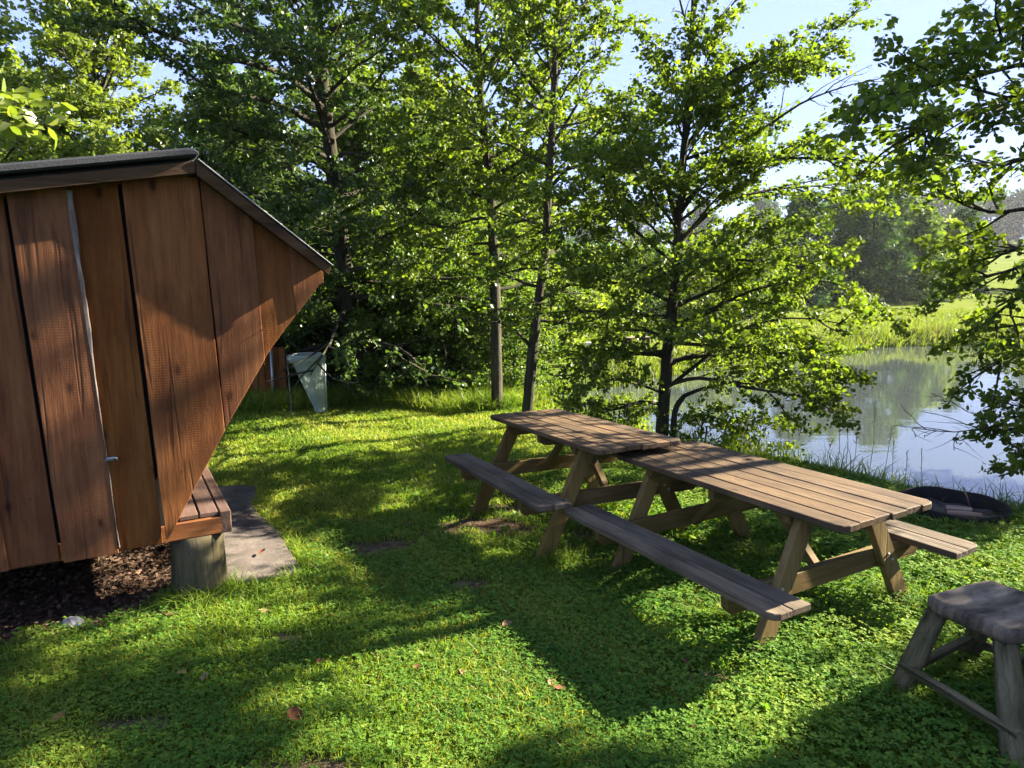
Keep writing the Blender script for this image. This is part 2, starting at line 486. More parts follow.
class Tree:
    def __init__(s, seed, leaf=.07, per_twig=14, twig_gap=.13, twig_len=.28, reject=0.0, droop=.25, up_bias=1.0, sub_gap=.22, keep=None, strict=False, twig_wood=.35):
        s.strict, s.tw = strict, twig_wood
        s.rng = np.random.default_rng(seed)
        s.wood = MB(); s.wood.rng = random.Random(seed)
        s.leaf, s.per, s.tg, s.tl, s.rej, s.droop, s.ub, s.sg, s.keep = leaf, per_twig, twig_gap, twig_len, reject, droop, up_bias, sub_gap, keep
        s.tw0, s.tw1 = [], []          # twig ends
    def stem(s, pts, r0, r1, sides=9):
        n = len(pts); s.wood.tube(pts, [r0 + (r1 - r0) * (i / (n - 1)) ** .8 for i in range(n)], sides, jitter=.07)
    def twigs(s, pts, r, bare=False, start=.15):
        """twigs along a sub-branch"""
        L = np.sum(np.linalg.norm(np.diff(pts, axis=0), axis=1))
        k = max(2, int(L / s.tg)); rng = s.rng
        for i in range(k):
            t = start + (1 - start) * (i + rng.random() * .8) / k
            p, d = along(pts, min(t, .999)); d = d / np.linalg.norm(d)
            side = np.cross(d, [0, 0, 1.]); side /= max(np.linalg.norm(side), 1e-6)
            dd = d * .7 + side * (1 if i % 2 else -1) * rng.uniform(.5, 1.) + np.array([0, 0, rng.normal(0, .35)])
            dd /= np.linalg.norm(dd)
            q = p + dd * s.tl * rng.uniform(.5, 1.2) * (1 - .35 * t)
            if not bare: s.tw0.append(p); s.tw1.append(q)
            elif rng.random() < .5: s.wood.tube([p, (p + q) / 2 + rng.normal(0, .012, 3), q], [.0028, .002, .001], 3, cap=False)
        if not bare: s.tw0.append(pts[-2]); s.tw1.append(pts[-1] + (pts[-1] - pts[-2]) * .2)
    def limb(s, pts, r, sub=True, bare=False, start=.2, sublen=.42, flat=.3):
        rng = s.rng; pts = np.array(pts, float)
        n = len(pts)
        if s.strict and lit_score(pts[1:]).mean() > s.strict:
            k0 = int(np.argmax(lit_score(pts)))
            if k0 < 3: return
            pts = pts[:k0]; n = len(pts)
        s.wood.tube(pts, [max(.004, r * (1 - .85 * i / (n - 1))) for i in range(n)], 6 if r > .02 else 4, cap=False, jitter=.05)
        L = np.sum(np.linalg.norm(np.diff(pts, axis=0), axis=1))
        if sub:
            k = max(2, int(L * (1 - start) / s.sg))
            for i in range(k):
                t = start + (1 - start) * (i + rng.random()) / k
                p, d = along(pts, min(t, .999)); d = d / np.linalg.norm(d)
                side = np.cross(d, [0, 0, 1.]); side /= max(np.linalg.norm(side), 1e-6)
                dd = d * rng.uniform(.5, .9) + side * (1 if i % 2 else -1) * rng.uniform(.5, 1.) + np.array([0, 0, rng.normal(.05, flat)])
                Ls = L * sublen * (1 - .55 * t) * rng.uniform(.6, 1.15) + .12
                c = curve(p, dd, Ls, 4, rng, .14, -.1)
                if s.strict and lit_score(c).any(): continue
                s.wood.tube(c, [max(.003, r * .38 * (1 - .8 * q / 4)) for q in range(5)], 4, cap=False)
                s.twigs(c, r * .2, bare)
        s.twigs(pts[len(pts) // 2:], r * .2, bare)
    def auto(s, trunk, L0, L1, n, t0=.25, up0=.15, up1=.9, r=.04, az=None, sublen=.42, bias=None):
        """limbs round a trunk; length L0 low -> L1 at the top"""
        rng = s.rng; a = rng.uniform(0, 6.28)
        for i in range(n):
            f = (i + rng.random() * .6) / n
            t = t0 + (1 - t0) * f
            p, d = along(trunk, min(t, .995))
            a += 2.4 + rng.normal(0, .35)
            L = (L0 + (L1 - L0) * f) * rng.uniform(.7, 1.2)
            el = up0 + (up1 - up0) * f + rng.normal(0, .12)
            dd = np.array([math.cos(a) * math.cos(el), math.sin(a) * math.cos(el), math.sin(el)])
            if bias is not None:
                L *= 1 + bias[2] * (dd[0] * bias[0] + dd[1] * bias[1])
            s.limb(curve(p, dd, L, 6, rng, .10, -.15 if f < .6 else .1), r * (1 - .6 * f), sublen=sublen)
    def build(s, name, label, cat, base, mat, group=None, simple=False, bark=None, leaf_up=.9, trunk_name='trunk', min_z=None):
        rng = s.rng
        A, B = np.array(s.tw0), np.array(s.tw1)
        if s.rej > 0 and len(A):
            mid = (A + B) / 2
            bad = lit_score(mid) & (rng.random(len(A)) < s.rej)
            A, B = A[~bad], B[~bad]
        if len(A):
            px, py = proj((A + B) / 2)      # keep boughs from hanging across the bag stand
            k = ~((px > 262) & (px < 334) & (py > 338) & (py < 425) & (((A + B) / 2)[:, 1] < 12.6)); A, B = A[k], B[k]
        if s.keep is not None:
            k = s.keep((A + B) / 2); A, B = A[k], B[k]
        for a, b in zip(A, B):
            if rng.random() > (s.tw if not simple else .08): continue
            s.wood.tube([a, b], [.0035, .0015], 3, cap=False, smooth=False)
        n = len(A); per = s.per
        t = rng.random((n, per)) ** .7
        P = A[:, None] + (B - A)[:, None] * (t[..., None] * 1.1)
        P = P + rng.normal(0, s.leaf * .55, P.shape)
        D = (B - A)[:, None] + rng.normal(0, .12, P.shape) * 1.2
        D[..., 2] -= s.droop * np.abs(rng.normal(0, 1, D.shape[:2])) * .3
        U = rng.normal(0, .55, P.shape); U[..., 2] += leaf_up
        P, D, U = [q.reshape(-1, 3) for q in (P, D, U)]
        S = s.leaf * rng.uniform(.42, 1.35, len(P))
        var = np.clip(np.repeat(rng.normal(.45, .16, n), per) + rng.normal(0, .14, len(P)), 0, 1)
        root = thing(name, label, cat, tuple(base), group=group)
        w = s.wood.build(trunk_name, bark or M_barkD, root, world_space=True)
        me = leaves_mesh('crown', P, D, U, S, var, mat, simple)
        c = bpy.data.objects.new('crown', me); COL.objects.link(c); c.parent = root
        c.matrix_parent_inverse = w.matrix_parent_inverse.copy()
        s.n = len(P)
        return root

# ------------------------------------------------------------------ the terrain
LAKE = np.array([(4.9, 5.1), (4.25, 5.75), (3.75, 6.7), (3.2, 7.5), (2.3, 8.6), (1.6, 9.8), (.8, 11.3), (.2, 12.6), (.3, 14.2), (1.6, 15.0), (2.6, 16.0),
                 (4.9, 18.2), (9, 22), (13.8, 24.4), (18, 25.1), (30, 27), (42, 32), (60, 28), (45, 20), (25, 16.5), (13.5, 12.0), (8.5, 8.8), (6.6, 7.3), (5.5, 6.0)], float)
WATER_Z = -.75

def lake_sd(x, y):
    """signed distance to the shore, negative inside the lake"""
    x = np.asarray(x, float); y = np.asarray(y, float)
    xs, ys = x.ravel(), y.ravel()
    best = np.full(len(xs), 1e9)
    n = len(LAKE)
    for i in range(n):
        a, b = LAKE[i], LAKE[(i + 1) % n]
        ab = b - a
        t = np.clip(((xs - a[0]) * ab[0] + (ys - a[1]) * ab[1]) / (ab @ ab), 0, 1)
        best = np.minimum(best, np.hypot(xs - a[0] - t * ab[0], ys - a[1] - t * ab[1]))
    ins = inpoly(xs, ys, LAKE)
    d = np.where(ins, -best, best)
    d = d + .10 * np.sin(xs * 2.3 + 1) * np.cos(ys * 1.9) + .05 * np.sin(xs * 6.1 + ys * 4.7)
    return d.reshape(x.shape)

def GZ(x, y):
    x = np.asarray(x, float); y = np.asarray(y, float)
    near = G0(x, y)
    D = np.maximum(np.hypot(x * .7, y) - 25, 0)
    far = np.minimum(-.5 + .02 * D + .00018 * D * D, 9 + .006 * D)
    far = far + np.clip(D / 60, 0, 1) * 1.2 * np.sin(x * .021 + 1.) * np.cos(y * .017)
    w = np.clip((y - 13) / 5, 0, 1); w = w * w * (3 - 2 * w)
    base = near * (1 - w) + far * w
    sd = lake_sd(x, y)
    out = np.clip(sd / .75, 0, 1); out = out * (2 - out)
    bank = WATER_Z - .02 + (base - WATER_Z + .02) * out
    inside = WATER_Z - .02 + np.clip(sd, -4, 0) * .45
    return np.where(sd > 0, bank, inside)

def hut_sw(x, y):
    px, py = x - HO[0], y - HO[1]
    return px * HU[0] + py * HU[1], -(px * HN[0] + py * HN[1])   # s along the wall, w into the shelter

SLAB = np.array([(-1.36, 4.22), (-1.62, 3.98), (-1.80, 4.02), (-2.95, 6.25), (-2.42, 6.32), (-2.2, 5.6), (-1.75, 4.95)], float)
FPIT = np.array([3.42, 5.12]); FPR = .365
DIRT = [(-.18, 5.05, .46, .24), (-.93, 4.70, .30, .15), (.5, 4.8, .2, .1), (-1.2, 3.3, .12, .05), (.9, 2.9, .14, .06), (-1.6, 2.6, .16, .06), (-.70, 2.28, .22, .08), (.05, 5.5, .35, .15), (-.28, 3.95, .14, .07), (.95, 5.9, .3, .2)]

def dirt_f(x, y):
    f = np.zeros_like(np.asarray(x, float))
    wob = .25 * np.sin(x * 9 + 1) * np.cos(y * 11) + .2 * np.sin(x * 23 + y * 17)
    for cx, cy, rx, ry in DIRT:
        q = np.hypot((x - cx) / rx, (y - cy) / ry) + wob
        f = np.maximum(f, np.clip(1.5 - q, 0, 1))
    s, w = hut_sw(x, y)
    hut = np.clip((-.02 - s + .25 * wob) / .12, 0, 1) * np.clip((w + .05 + .3 * wob) / .15, 0, 1) * np.clip((3.35 - w) / .2, 0, 1) * np.clip((s + 2.6) / .2, 0, 1)
    f = np.maximum(f, hut)
    q = np.hypot(x - FPIT[0], y - FPIT[1]) / FPR
    return np.maximum(f, np.clip((1.12 - q) * 6, 0, 1))

xs = np.unique(np.concatenate([np.linspace(-9, 12, 190), np.linspace(-40, -9, 24), np.linspace(12, 70, 60), np.geomspace(70, 400, 16), -np.geomspace(40, 400, 16)]))
ys = np.unique(np.concatenate([np.linspace(-4, 14, 175), np.linspace(14, 36, 80), np.geomspace(36, 420, 34), -np.geomspace(4, 200, 12)]))
X, Y = np.meshgrid(xs, ys)
Z = GZ(X, Y)
ny, nx = X.shape
idx = np.arange(nx * ny).reshape(ny, nx)
Fq = np.stack([idx[:-1, :-1], idx[:-1, 1:], idx[1:, 1:], idx[1:, :-1]], -1).reshape(-1, 4)
M_ground, nt, b, out = new_mat('lawn_soil')
tc = nt.nodes.new('ShaderNodeTexCoord'); vec = tc.outputs['Object']
grass_c = ramp(nt, [(.3, (.022, .042, .008)), (.5, (.040, .070, .012)), (.7, (.07, .105, .018))], noise(nt, vec, 7, 6, .7))
soil_c = ramp(nt, [(.3, (.045, .028, .018)), (.5, (.10, .066, .042)), (.72, (.20, .14, .095))], noise(nt, vec, 16, 6, .7))
mead_c = ramp(nt, [(.3, (.085, .115, .020)), (.7, (.13, .155, .032))], noise(nt, mapping(nt, vec, (1, .35, 1)), .4, 6, .7))
sep = nt.nodes.new('ShaderNodeSeparateXYZ'); nt.links.new(vec, sep.inputs[0])
farf = nt.nodes.new('ShaderNodeMapRange'); farf.inputs[1].default_value = 14; farf.inputs[2].default_value = 19
nt.links.new(sep.outputs['Y'], farf.inputs[0])
c = mixc(nt, farf.outputs[0], grass_c.outputs[0], mead_c.outputs[0])
c = mixc(nt, attr(nt, 'var').outputs['Fac'], c, soil_c.outputs[0])
nt.links.new(c, b.inputs['Base Color']); b.inputs['Roughness'].default_value = .95; b.inputs['Specular IOR Level'].default_value = 0.0
bp = nt.nodes.new('ShaderNodeBump'); bp.inputs['Strength'].default_value = .7; bp.inputs['Distance'].default_value = .03
nt.links.new(noise(nt, vec, 30, 6, .7), bp.inputs['Height']); nt.links.new(bp.outputs[0], b.inputs['Normal'])
me = np_mesh('ground', np.stack([X, Y, Z], -1).reshape(-1, 3), Fq, M_ground, var=dirt_f(X, Y).ravel(), smooth=True)
g = bpy.data.objects.new('ground', me); COL.objects.link(g); tag(g, kind='structure')

# ------------------------------------------------------------------ lake
M_water, nt, b, out = new_mat('lake_water')
b.inputs['Base Color'].default_value = (.040, .050, .046, 1); b.inputs['Roughness'].default_value = .035; b.inputs['IOR'].default_value = 1.40
b.inputs['Specular IOR Level'].default_value = .9
tc = nt.nodes.new('ShaderNodeTexCoord'); vec = tc.outputs['Object']
bp = nt.nodes.new('ShaderNodeBump'); bp.inputs['Strength'].default_value = .10; bp.inputs['Distance'].default_value = .02
nt.links.new(noise(nt, mapping(nt, vec, (.5, 1.4, 1)), 2.2, 3, .5, .5), bp.inputs['Height']); nt.links.new(bp.outputs[0], b.inputs['Normal'])
wx0, wx1, wy0, wy1 = -.5, 66, 4.6, 34
me = bpy.data.meshes.new('lake')
me.from_pydata([(wx0, wy0, WATER_Z), (wx1, wy0, WATER_Z), (wx1, wy1, WATER_Z), (wx0, wy1, WATER_Z)], [], [(0, 1, 2, 3)])
me.materials.append(M_water)
lake = bpy.data.objects.new('water', me); COL.objects.link(lake); tag(lake, kind='structure')

# ------------------------------------------------------------------ lawn: blades of grass, clover, bank grass, reeds
rng = np.random.default_rng(11)

def cover_points(n, r0, r1, th0=-.72, th1=.72, power=0.0):
    """random points in a sector round the camera; density falls as r**-power"""
    u = rng.random(n)
    k = 2 - power
    r = (r0 ** k + u * (r1 ** k - r0 ** k)) ** (1 / k)
    th = rng.uniform(th0, th1, n)
    return r * np.sin(th), r * np.cos(th), r

def lawn_ok(x, y, r, edge=.0):
    sd = lake_sd(x, y)
    ok = sd > .05 + edge
    ok &= rng.random(len(x)) > dirt_f(x, y) * 1.05
    ok &= ~inpoly(x, y, SLAB * 1.0)
    s, w = hut_sw(x, y)
    ok &= ~((np.hypot(s + .16, w - .13) < .155))
    ok &= np.hypot(x - FPIT[0], y - FPIT[1]) > FPR + .01
    return ok

def patchy(x, y, f, ph):
    return .5 + .25 * np.sin(x * f + ph) * np.cos(y * f * 1.13 + ph * 2) + .25 * np.sin(x * f * 2.3 + y * f * 1.7 + ph) 

def blades(name, x, y, h, wdt, lean, mat, label, cat, col0=.5):
    n = len(x)
    z = GZ(x, y)
    a = rng.uniform(0, 2 * PI, n); la = rng.uniform(0, 2 * PI, n)
    ln = np.abs(rng.normal(0, lean, n)) + .08
    B = np.stack([x, y, z - .005], 1)
    side = np.stack([np.cos(a), np.sin(a), np.zeros(n)], 1) * (wdt / 2)[:, None]
    dirv = np.stack([np.cos(la) * ln, np.sin(la) * ln, np.ones(n)], 1)
    mid = B + dirv * (h * .55)[:, None]
    tip = B + np.stack([np.cos(la) * ln * 2.1, np.sin(la) * ln * 2.1, 1.0 - ln * .35], 1) * h[:, None]
    V = np.stack([B - side, B + side, mid + side * .8, mid - side * .8, tip + side * .08, tip - side * .08], 1).reshape(-1, 3)
    b0 = np.arange(n)[:, None] * 6
    Fq = np.concatenate([b0 + np.array([[0, 1, 2, 3]]), b0 + np.array([[3, 2, 4, 5]])], 0)
    var = np.clip(rng.normal(col0, .2, n) + (rng.random(n) < .06) * .4 + .55 * (patchy(x, y, 1.3, .7) - .5) + .3 * (patchy(x, y, 5.1, 1.9) - .5), 0, 1)
    me = np_mesh(name, V, Fq, mat, var=np.repeat(var, 6))
    o = bpy.data.objects.new(name, me); COL.objects.link(o)
    return tag(o, label, cat, kind='stuff')

# fine blades
x, y, r = cover_points(420000, 1.7, 15, power=1.15)
x2, y2, r2 = cover_points(30000, .8, 14, -PI, PI, power=1.0)
x, y, r = [np.concatenate(q) for q in ((x, x2), (y, y2), (r, r2))]
ok = lawn_ok(x, y, r); x, y, r = x[ok], y[ok], r[ok]
hh = rng.uniform(.022, .058, len(x)) * (.7 + .8 * patchy(x, y, 2.7, 2.))
hh *= np.where(y > 9, 1.1, 1.0)
blades('grass', x, y, hh, 0.0022 + .0011 * r, .33, LEAF['grass'], 'short mown grass of the lawn round the tables', 'grass')

# tufts of longer grass: round the post, slab, table legs, and along the lake bank
tx, ty = [], []
def ring(cx, cy, rr, n, sp=.05):
    a = rng.uniform(0, 2 * PI, n); q = rr + np.abs(rng.normal(0, sp, n))
    tx.append(cx + q * np.cos(a)); ty.append(cy + q * np.sin(a))
for k in range(len(SLAB)):
    a, b_ = SLAB[k], SLAB[(k + 1) % len(SLAB)]
    n = int(500 * np.linalg.norm(b_ - a)); t = rng.random(n)
    tx.append(a[0] + (b_[0] - a[0]) * t + rng.normal(0, .05, n)); ty.append(a[1] + (b_[1] - a[1]) * t + rng.normal(0, .05, n))
pc = HO + HU * -.16 - HN * .13
ring(pc[0], pc[1], .165, 1500, .05)
ring(FPIT[0], FPIT[1], FPR + .03, 1600, .09)
for cx, cy in ((1.1, 3.4), (1.6, 4.3), (.3, 4.3), (.4, 5.2), (2.2, 3.7), (1.64, 2.66), (1.86, 2.3)): ring(cx, cy, .02, 260, .09)
x = np.concatenate(tx); y = np.concatenate(ty); ok = lawn_ok(x, y, x); x, y = x[ok], y[ok]
blades('long_grass', x, y, rng.uniform(.06, .15, len(x)), np.full(len(x), .005), .5, LEAF['grass'], 'longer tufts of grass round the slab, post and fire pit', 'grass', .45)
x, y, r = cover_points(150000, 4.5, 15, -.72, .95, power=.3)
sd = lake_sd(x, y); ok = (np.hypot(x - FPIT[0], y - FPIT[1]) > FPR + .02) & (sd > -.12) & (sd < .75) & (rng.random(len(x)) < 1.15 - sd / .8); x, y, r = x[ok], y[ok], r[ok]
blades('bank_grass', x, y, rng.uniform(.10, .30, len(x)) * (.6 + .8 * patchy(x, y, 2.1, 1.)), .004 + .0006 * r, .38, LEAF['grass'], 'rough taller grass along the near bank of the lake', 'grass', .5)
# the uncut strip under the trees at the far side of the lawn
x, y, r = cover_points(90000, 8.6, 14, -.55, .12, power=0)
e = 10.6 + .35 * np.sin(x * 1.9) - .12 * x
ok = (y > e) & (lake_sd(x, y) > .1) & (rng.random(len(x)) < .8); x, y, r = x[ok], y[ok], r[ok]
blades('uncut_grass', x, y, rng.uniform(.12, .42, len(x)), np.full(len(x), .011), .42, LEAF['grass'], 'uncut grass under the trees at the far side of the lawn', 'grass', .3)

# clover and small weeds: three leaflets on a stalk
x, y, r = cover_points(210000, 1.7, 11, -.72, .72, power=1.4)
x2, y2, r2 = cover_points(9000, .8, 6, -PI, PI, power=1.0)
x, y, r = [np.concatenate(q) for q in ((x, x2), (y, y2), (r, r2))]
pf = patchy(x, y, 1.5, .3) * .6 + patchy(x, y, 4.4, 2.3) * .4
ok = lawn_ok(x, y, r) & (rng.random(len(x)) < -.05 + 1.45 * pf) & ~((y > 5.3) & (x < .3) & (rng.random(len(x)) < .75)); x, y, r = x[ok], y[ok], r[ok]
n = len(x)
lush = np.clip((x - .35) * 1.2, 0, 1) * np.clip((6.5 - y), 0, 1)           # taller weeds under and round the tables
hz = rng.uniform(.018, .05, n) * (1 + .9 * lush)
sz = rng.uniform(.004, .0125, n) * (1 + .10 * r) * (1 + .3 * lush)
a0 = rng.uniform(0, 2 * PI, n)
C0 = np.stack([x + rng.normal(0, .01, n), y + rng.normal(0, .01, n), GZ(x, y) + hz], 1)
Ps, Ds, Us, Ss, Vs = [], [], [], [], []
cv = np.clip(rng.normal(.45, .2, n) + .6 * (patchy(x, y, 1.9, 1.7) - .5) + .3 * (patchy(x, y, 6.1, .4) - .5), 0, 1)
for k in range(3):
    a = a0 + k * 2 * PI / 3
    D = np.stack([np.cos(a), np.sin(a), rng.normal(.12, .22, n)], 1)
    Ps.append(C0 + D * (sz * .55)[:, None]); Ds.append(D); Us.append(np.stack([rng.normal(0, .25, n), rng.normal(0, .25, n), np.ones(n)], 1)); Ss.append(sz * 1.15); Vs.append(cv)
me = leaves_mesh('clover', np.concatenate(Ps), np.concatenate(Ds), np.concatenate(Us), np.concatenate(Ss), np.concatenate(Vs), LEAF['clover'], simple=True)
o = bpy.data.objects.new('clover', me); COL.objects.link(o); tag(o, 'clover and small leafy weeds covering the lawn', 'clover', kind='stuff')

# broad-leaved weeds, long leaves, lusher under the tables
x, y, r = cover_points(16000, 1.9, 7, -.2, .78, power=.6)
lush = np.clip((x - .35) * 1.2, 0, 1) * np.clip((6.5 - y), 0, 1)
ok = lawn_ok(x, y, r) & (rng.random(len(x)) < lush * .8 + .05); x, y = x[ok], y[ok]; n = len(x)
Ps, Ds, Us, Ss, Vs = [], [], [], [], []
for k in range(4):
    a = rng.uniform(0, 2 * PI, n); S = rng.uniform(.025, .060, n)
    D = np.stack([np.cos(a) * .8, np.sin(a) * .8, rng.uniform(.2, 1.2, n)], 1)
    Ps.append(np.stack([x, y, GZ(x, y)], 1) + D * (S * .5)[:, None]); Ds.append(D); Us.append(np.stack([rng.normal(0, .5, n), rng.normal(0, .5, n), np.ones(n)], 1)); Ss.append(S); Vs.append(np.clip(rng.normal(.5, .2, n), 0, 1))
me = leaves_mesh('leafy_weeds', np.concatenate(Ps), np.concatenate(Ds), np.concatenate(Us), np.concatenate(Ss), np.concatenate(Vs), LEAF['clover'])
o = bpy.data.objects.new('leafy_weeds', me); COL.objects.link(o); tag(o, 'broad-leaved green weeds growing under and beside the tables', 'weeds', kind='stuff')

# wood chips and dry litter below the shelter
n = 22000
s_ = rng.uniform(-2.5, .02, n); w_ = rng.uniform(-.12, 3.2, n) ** 1.0
P = HO[None] + HU[None] * s_[:, None] - HN[None] * w_[:, None]
P[:, 2] = GZ(P[:, 0], P[:, 1]) + rng.uniform(.004, .03, n)
D = rng.normal(0, 1, (n, 3)); D[:, 2] *= .25
me = leaves_mesh('wood_chips', P, D, np.stack([rng.normal(0, .5, n), rng.normal(0, .5, n), np.ones(n)], 1), rng.uniform(.012, .045, n), rng.random(n), M_chip, simple=True)
o = bpy.data.objects.new('wood_chips', me); COL.objects.link(o); tag(o, 'brown wood chips and dry litter below the shelter', 'wood chips', kind='stuff')

# reeds and meadow grass along the far shore
n = 150000
x = rng.uniform(2, 34, n); y = rng.uniform(15.5, 34, n)
sd = lake_sd(x, y); ok = (sd > -.15) & (sd < 8) & (rng.random(n) < np.where(sd < 1.2, 1, .45)); x, y, sd = x[ok], y[ok], sd[ok]
blades('reeds', x, y, rng.uniform(.2, .48, len(x)) * np.where(sd < 1.5, 1.0, .55) * (.55 + .9 * patchy(x, y, .7, 2.)), np.full(len(x), .03), .16, LEAF['reed'], 'yellow-green reeds and meadow grass on the far shore', 'reeds', .55)

# ------------------------------------------------------------------ slab before the shelter
mb = MB()
zs = float(G0(-1.9, 4.9))
def warp(P): return P
k = len(SLAB)
P3 = []
outline = []
for i in range(k):
    a, b_ = SLAB[i], SLAB[(i + 1) % k]
    nseg = max(2, int(np.linalg.norm(b_ - a) / .07))
    for j in range(nseg):
        t = j / nseg; q = a + (b_ - a) * t + rng.normal(0, .009, 2)
        outline.append(q)
mb.prism(outline, (0, 0, 0), (1, 0, 0), (0, 1, 0), (0, 0, 1), -.10, .035, .012)
mb.v = [(q[0], q[1], q[2] + float(G0(q[0], q[1]))) for q in mb.v]
M_slab, nt, b, out = new_mat('worn_slab')
tc = nt.nodes.new('ShaderNodeTexCoord'); vec = tc.outputs['Object']
r1 = ramp(nt, [(.3, (.050, .038, .030)), (.5, (.098, .077, .062)), (.7, (.155, .126, .104))], noise(nt, mapping(nt, vec, (1, 1, 1)), 4.5, 8, .68, .5))
r2 = ramp(nt, [(.56, (0, 0, 0)), (.7, (1, 1, 1))], noise(nt, vec, 9, 5, .7))
cc = mixc(nt, math_(nt, 'MULTIPLY', r2.outputs[0], .65), r1.outputs[0], (.035, .034, .025))
nt.links.new(cc, b.inputs['Base Color']); b.inputs['Roughness'].default_value = .85
bp = nt.nodes.new('ShaderNodeBump'); bp.inputs['Strength'].default_value = .6; bp.inputs['Distance'].default_value = .01
nt.links.new(noise(nt, vec, 35, 8, .7), bp.inputs['Height']); nt.links.new(bp.outputs[0], b.inputs['Normal'])
o = mb.build('paving_slab', M_slab); tag(o, 'worn brownish stone slab in the grass before the open side of the shelter', 'paving slab')

# ------------------------------------------------------------------ the shelter (side wall faces the camera)
U3, N3, Z3 = HU, HN, np.array([0, 0, 1.])
def wall_sz(px, py, n=0.0):
    """pixel -> (s, z) in the plane parallel to the side wall, n metres out from it"""
    C = np.array([0, 0, CH]); r_ = ray(px, py); P0 = HO + HN * n
    t = ((P0 - C) @ HN) / (r_ @ HN); Q = C + r_ * t
    return float((Q - P0) @ HU), float(Q[2])
def hw(s, z, n=0.0):
    return HO + U3 * s + N3 * n + Z3 * z
SH = thing('wooden_shelter', 'reddish-brown plank shelter raised on log posts, with a dark felt roof', 'shelter', tuple(HO))
W_IN = 3.1                                   # depth of the shelter away from the camera
FR = [(-.325, .375), (-.011, .93), (.285, 1.405), (.60, 1.80)]                     # sloping front edge
def front_s(z):
    for (s0, z0), (s1, z1) in zip(FR[:-1], FR[1:]):
        if z <= z1: return s0 + (s1 - s0) * (z - z0) / (z1 - z0)
    return FR[-1][0]
def front_z(s):
    for (s0, z0), (s1, z1) in zip(FR[:-1], FR[1:]):
        if s <= s1: return z0 + (z1 - z0) * (s - s0) / (s1 - s0)
    return FR[-1][1]
OVN, OVF = .135, .135
sr, zr = wall_sz(194, 167.5, OVN)
sf, zf = wall_sz(329, 270, OVN)
sl_, zl_ = wall_sz(0, 187, OVN)
back_k = (zr - zl_) / (sr - sl_)
front_k = (zf - zr) / (sf - sr)
sB = -2.75
def slope_pt(s, up):
    return zr + (s - sr) * (back_k if s < sr else front_k) + up
def roof_z(s):
    return slope_pt(s, .0)
def side_wall(flip=False):
    """lapped boards of one gable wall as one mesh; boards follow the photograph's joints"""
    m = MB(); m.rng = random.Random(3)
    q = random.Random(5)
    # joints: (s at the top, s at the bottom), board nearness 0 = under, 1 = over
    J = [(-2.42, -2.38), (-2.15, -2.10), (-1.86, -1.80), (-1.62, -1.56), (-1.36, -1.31), (-1.13, -1.07), (-.895, -.830), (-.645, -.570), (-.405, -.338), (-.030, .035), (.245, .30), (.43, .46), (.62, .62)]
    over = [1, 0, 1, 0, 1, 0, 1, 0, 1, .55, .0, .5, .5]
    for i in range(len(J) - 1):
        t0, b0 = J[i]; t1, b1 = J[i + 1]
        ov = over[i]
        ext = .022 if ov >= .5 else -.004
        if ov == 0: ext = .03          # the under board runs on behind its neighbours
        gap = {1: .016, 3: .014, 5: .018, 7: .017, 8: .008, 9: .013}.get(i, 0)  # slits let the dark backing show as shade lines beside the laps
        def edge(t, bb, sgn, amp):
            pts = []
            n_ = 26
            top = roof_z(t) - .02
            lowz = .36
            ph = q.uniform(0, 6)
            for k_ in range(n_ + 1):
                z = lowz + (top - lowz) * k_ / n_
                s = bb + (t - bb) * k_ / n_ + (-gap if sgn > 0 and gap else sgn * (ext if ov == 0 else .0)) + amp * (math.sin(z * 5.1 + ph) * .6 + math.sin(z * 13 + ph * 2) * .3 + q.uniform(-.25, .25))
                pts.append((s, z))
            return pts
        ampL = .0015; ampR = .0015
        if i == 7 - 1: ampR = .006
        if i == 10: ampR = .016
        if i == 11: ampL = .014
        Lp = edge(t0, b0, -1, ampL); Rp = edge(t1, b1, 1, ampR)
        yl = q.uniform(-.006, .006)
        poly = []
        # left edge upward is reversed at the end; clip by the slanting front
        def clip(P, s_first):
            return [(s, z) for s, z in P]
        if i >= 9 - 1:
            Lc = [(s, z) for s, z in Lp if z > front_z(s) + .003 or s < -.325]
            Rc = [(s, z) for s, z in Rp if z > front_z(s) + .003]
            sL = Lc[0][0] if Lc else Lp[-1][0]
            low = []
            s_end = Rc[0][0] if Rc else Rp[-1][0]
            if i == 8: start = (Lp[0][0], .372)
            else: start = (Lp[0][0], .365) if Lp[0][0] < -.33 else None
            pts = []
            if start: pts.append(start)
            s0 = max(sL, -.325)
            kk = 6
            for k_ in range(kk + 1):
                ss = s0 + (s_end - s0) * k_ / kk
                pts.append((ss, front_z(ss) + (0.0 if k_ else .0)))
            pts += [p for p in Rc]
            # roof line
            if not Rc: pts.append((s_end, max(roof_z(s_end) - .02, front_z(s_end) + .01)))
            for k_ in range(1, 4):
                ss = Rp[-1][0] + (Lp[-1][0] - Rp[-1][0]) * k_ / 4
                pts.append((ss, roof_z(ss) - .02))
            pts += list(reversed(Lc))
            poly = pts
        else:
            poly = Lp[:1] and [(Lp[0][0], .345 + .022 * ov * 0 + yl)] + [(Rp[0][0], .345 + yl)] + Rp[1:] + [((Rp[-1][0] + Lp[-1][0]) / 2, roof_z((Rp[-1][0] + Lp[-1][0]) / 2) - .02)] + list(reversed(Lp[1:]))
        # drop duplicates
        cl = []
        for p in poly:
            if not cl or abs(p[0] - cl[-1][0]) + abs(p[1] - cl[-1][1]) > .004: cl.append(p)
        n0 = .004 + .032 * ov
        # outline given as (along = z, across = s) so that the grain runs up the board
        m.prism([(z, s) for s, z in cl], (0, 0, 0), (0, 0, 1), (1, 0, 0), (0, -1, 0), n0, n0 + .024, .003, var=[.35, .6, .5, .3, .7, .45, .42, .25, .62, .58, .5, .72][i])
    return m
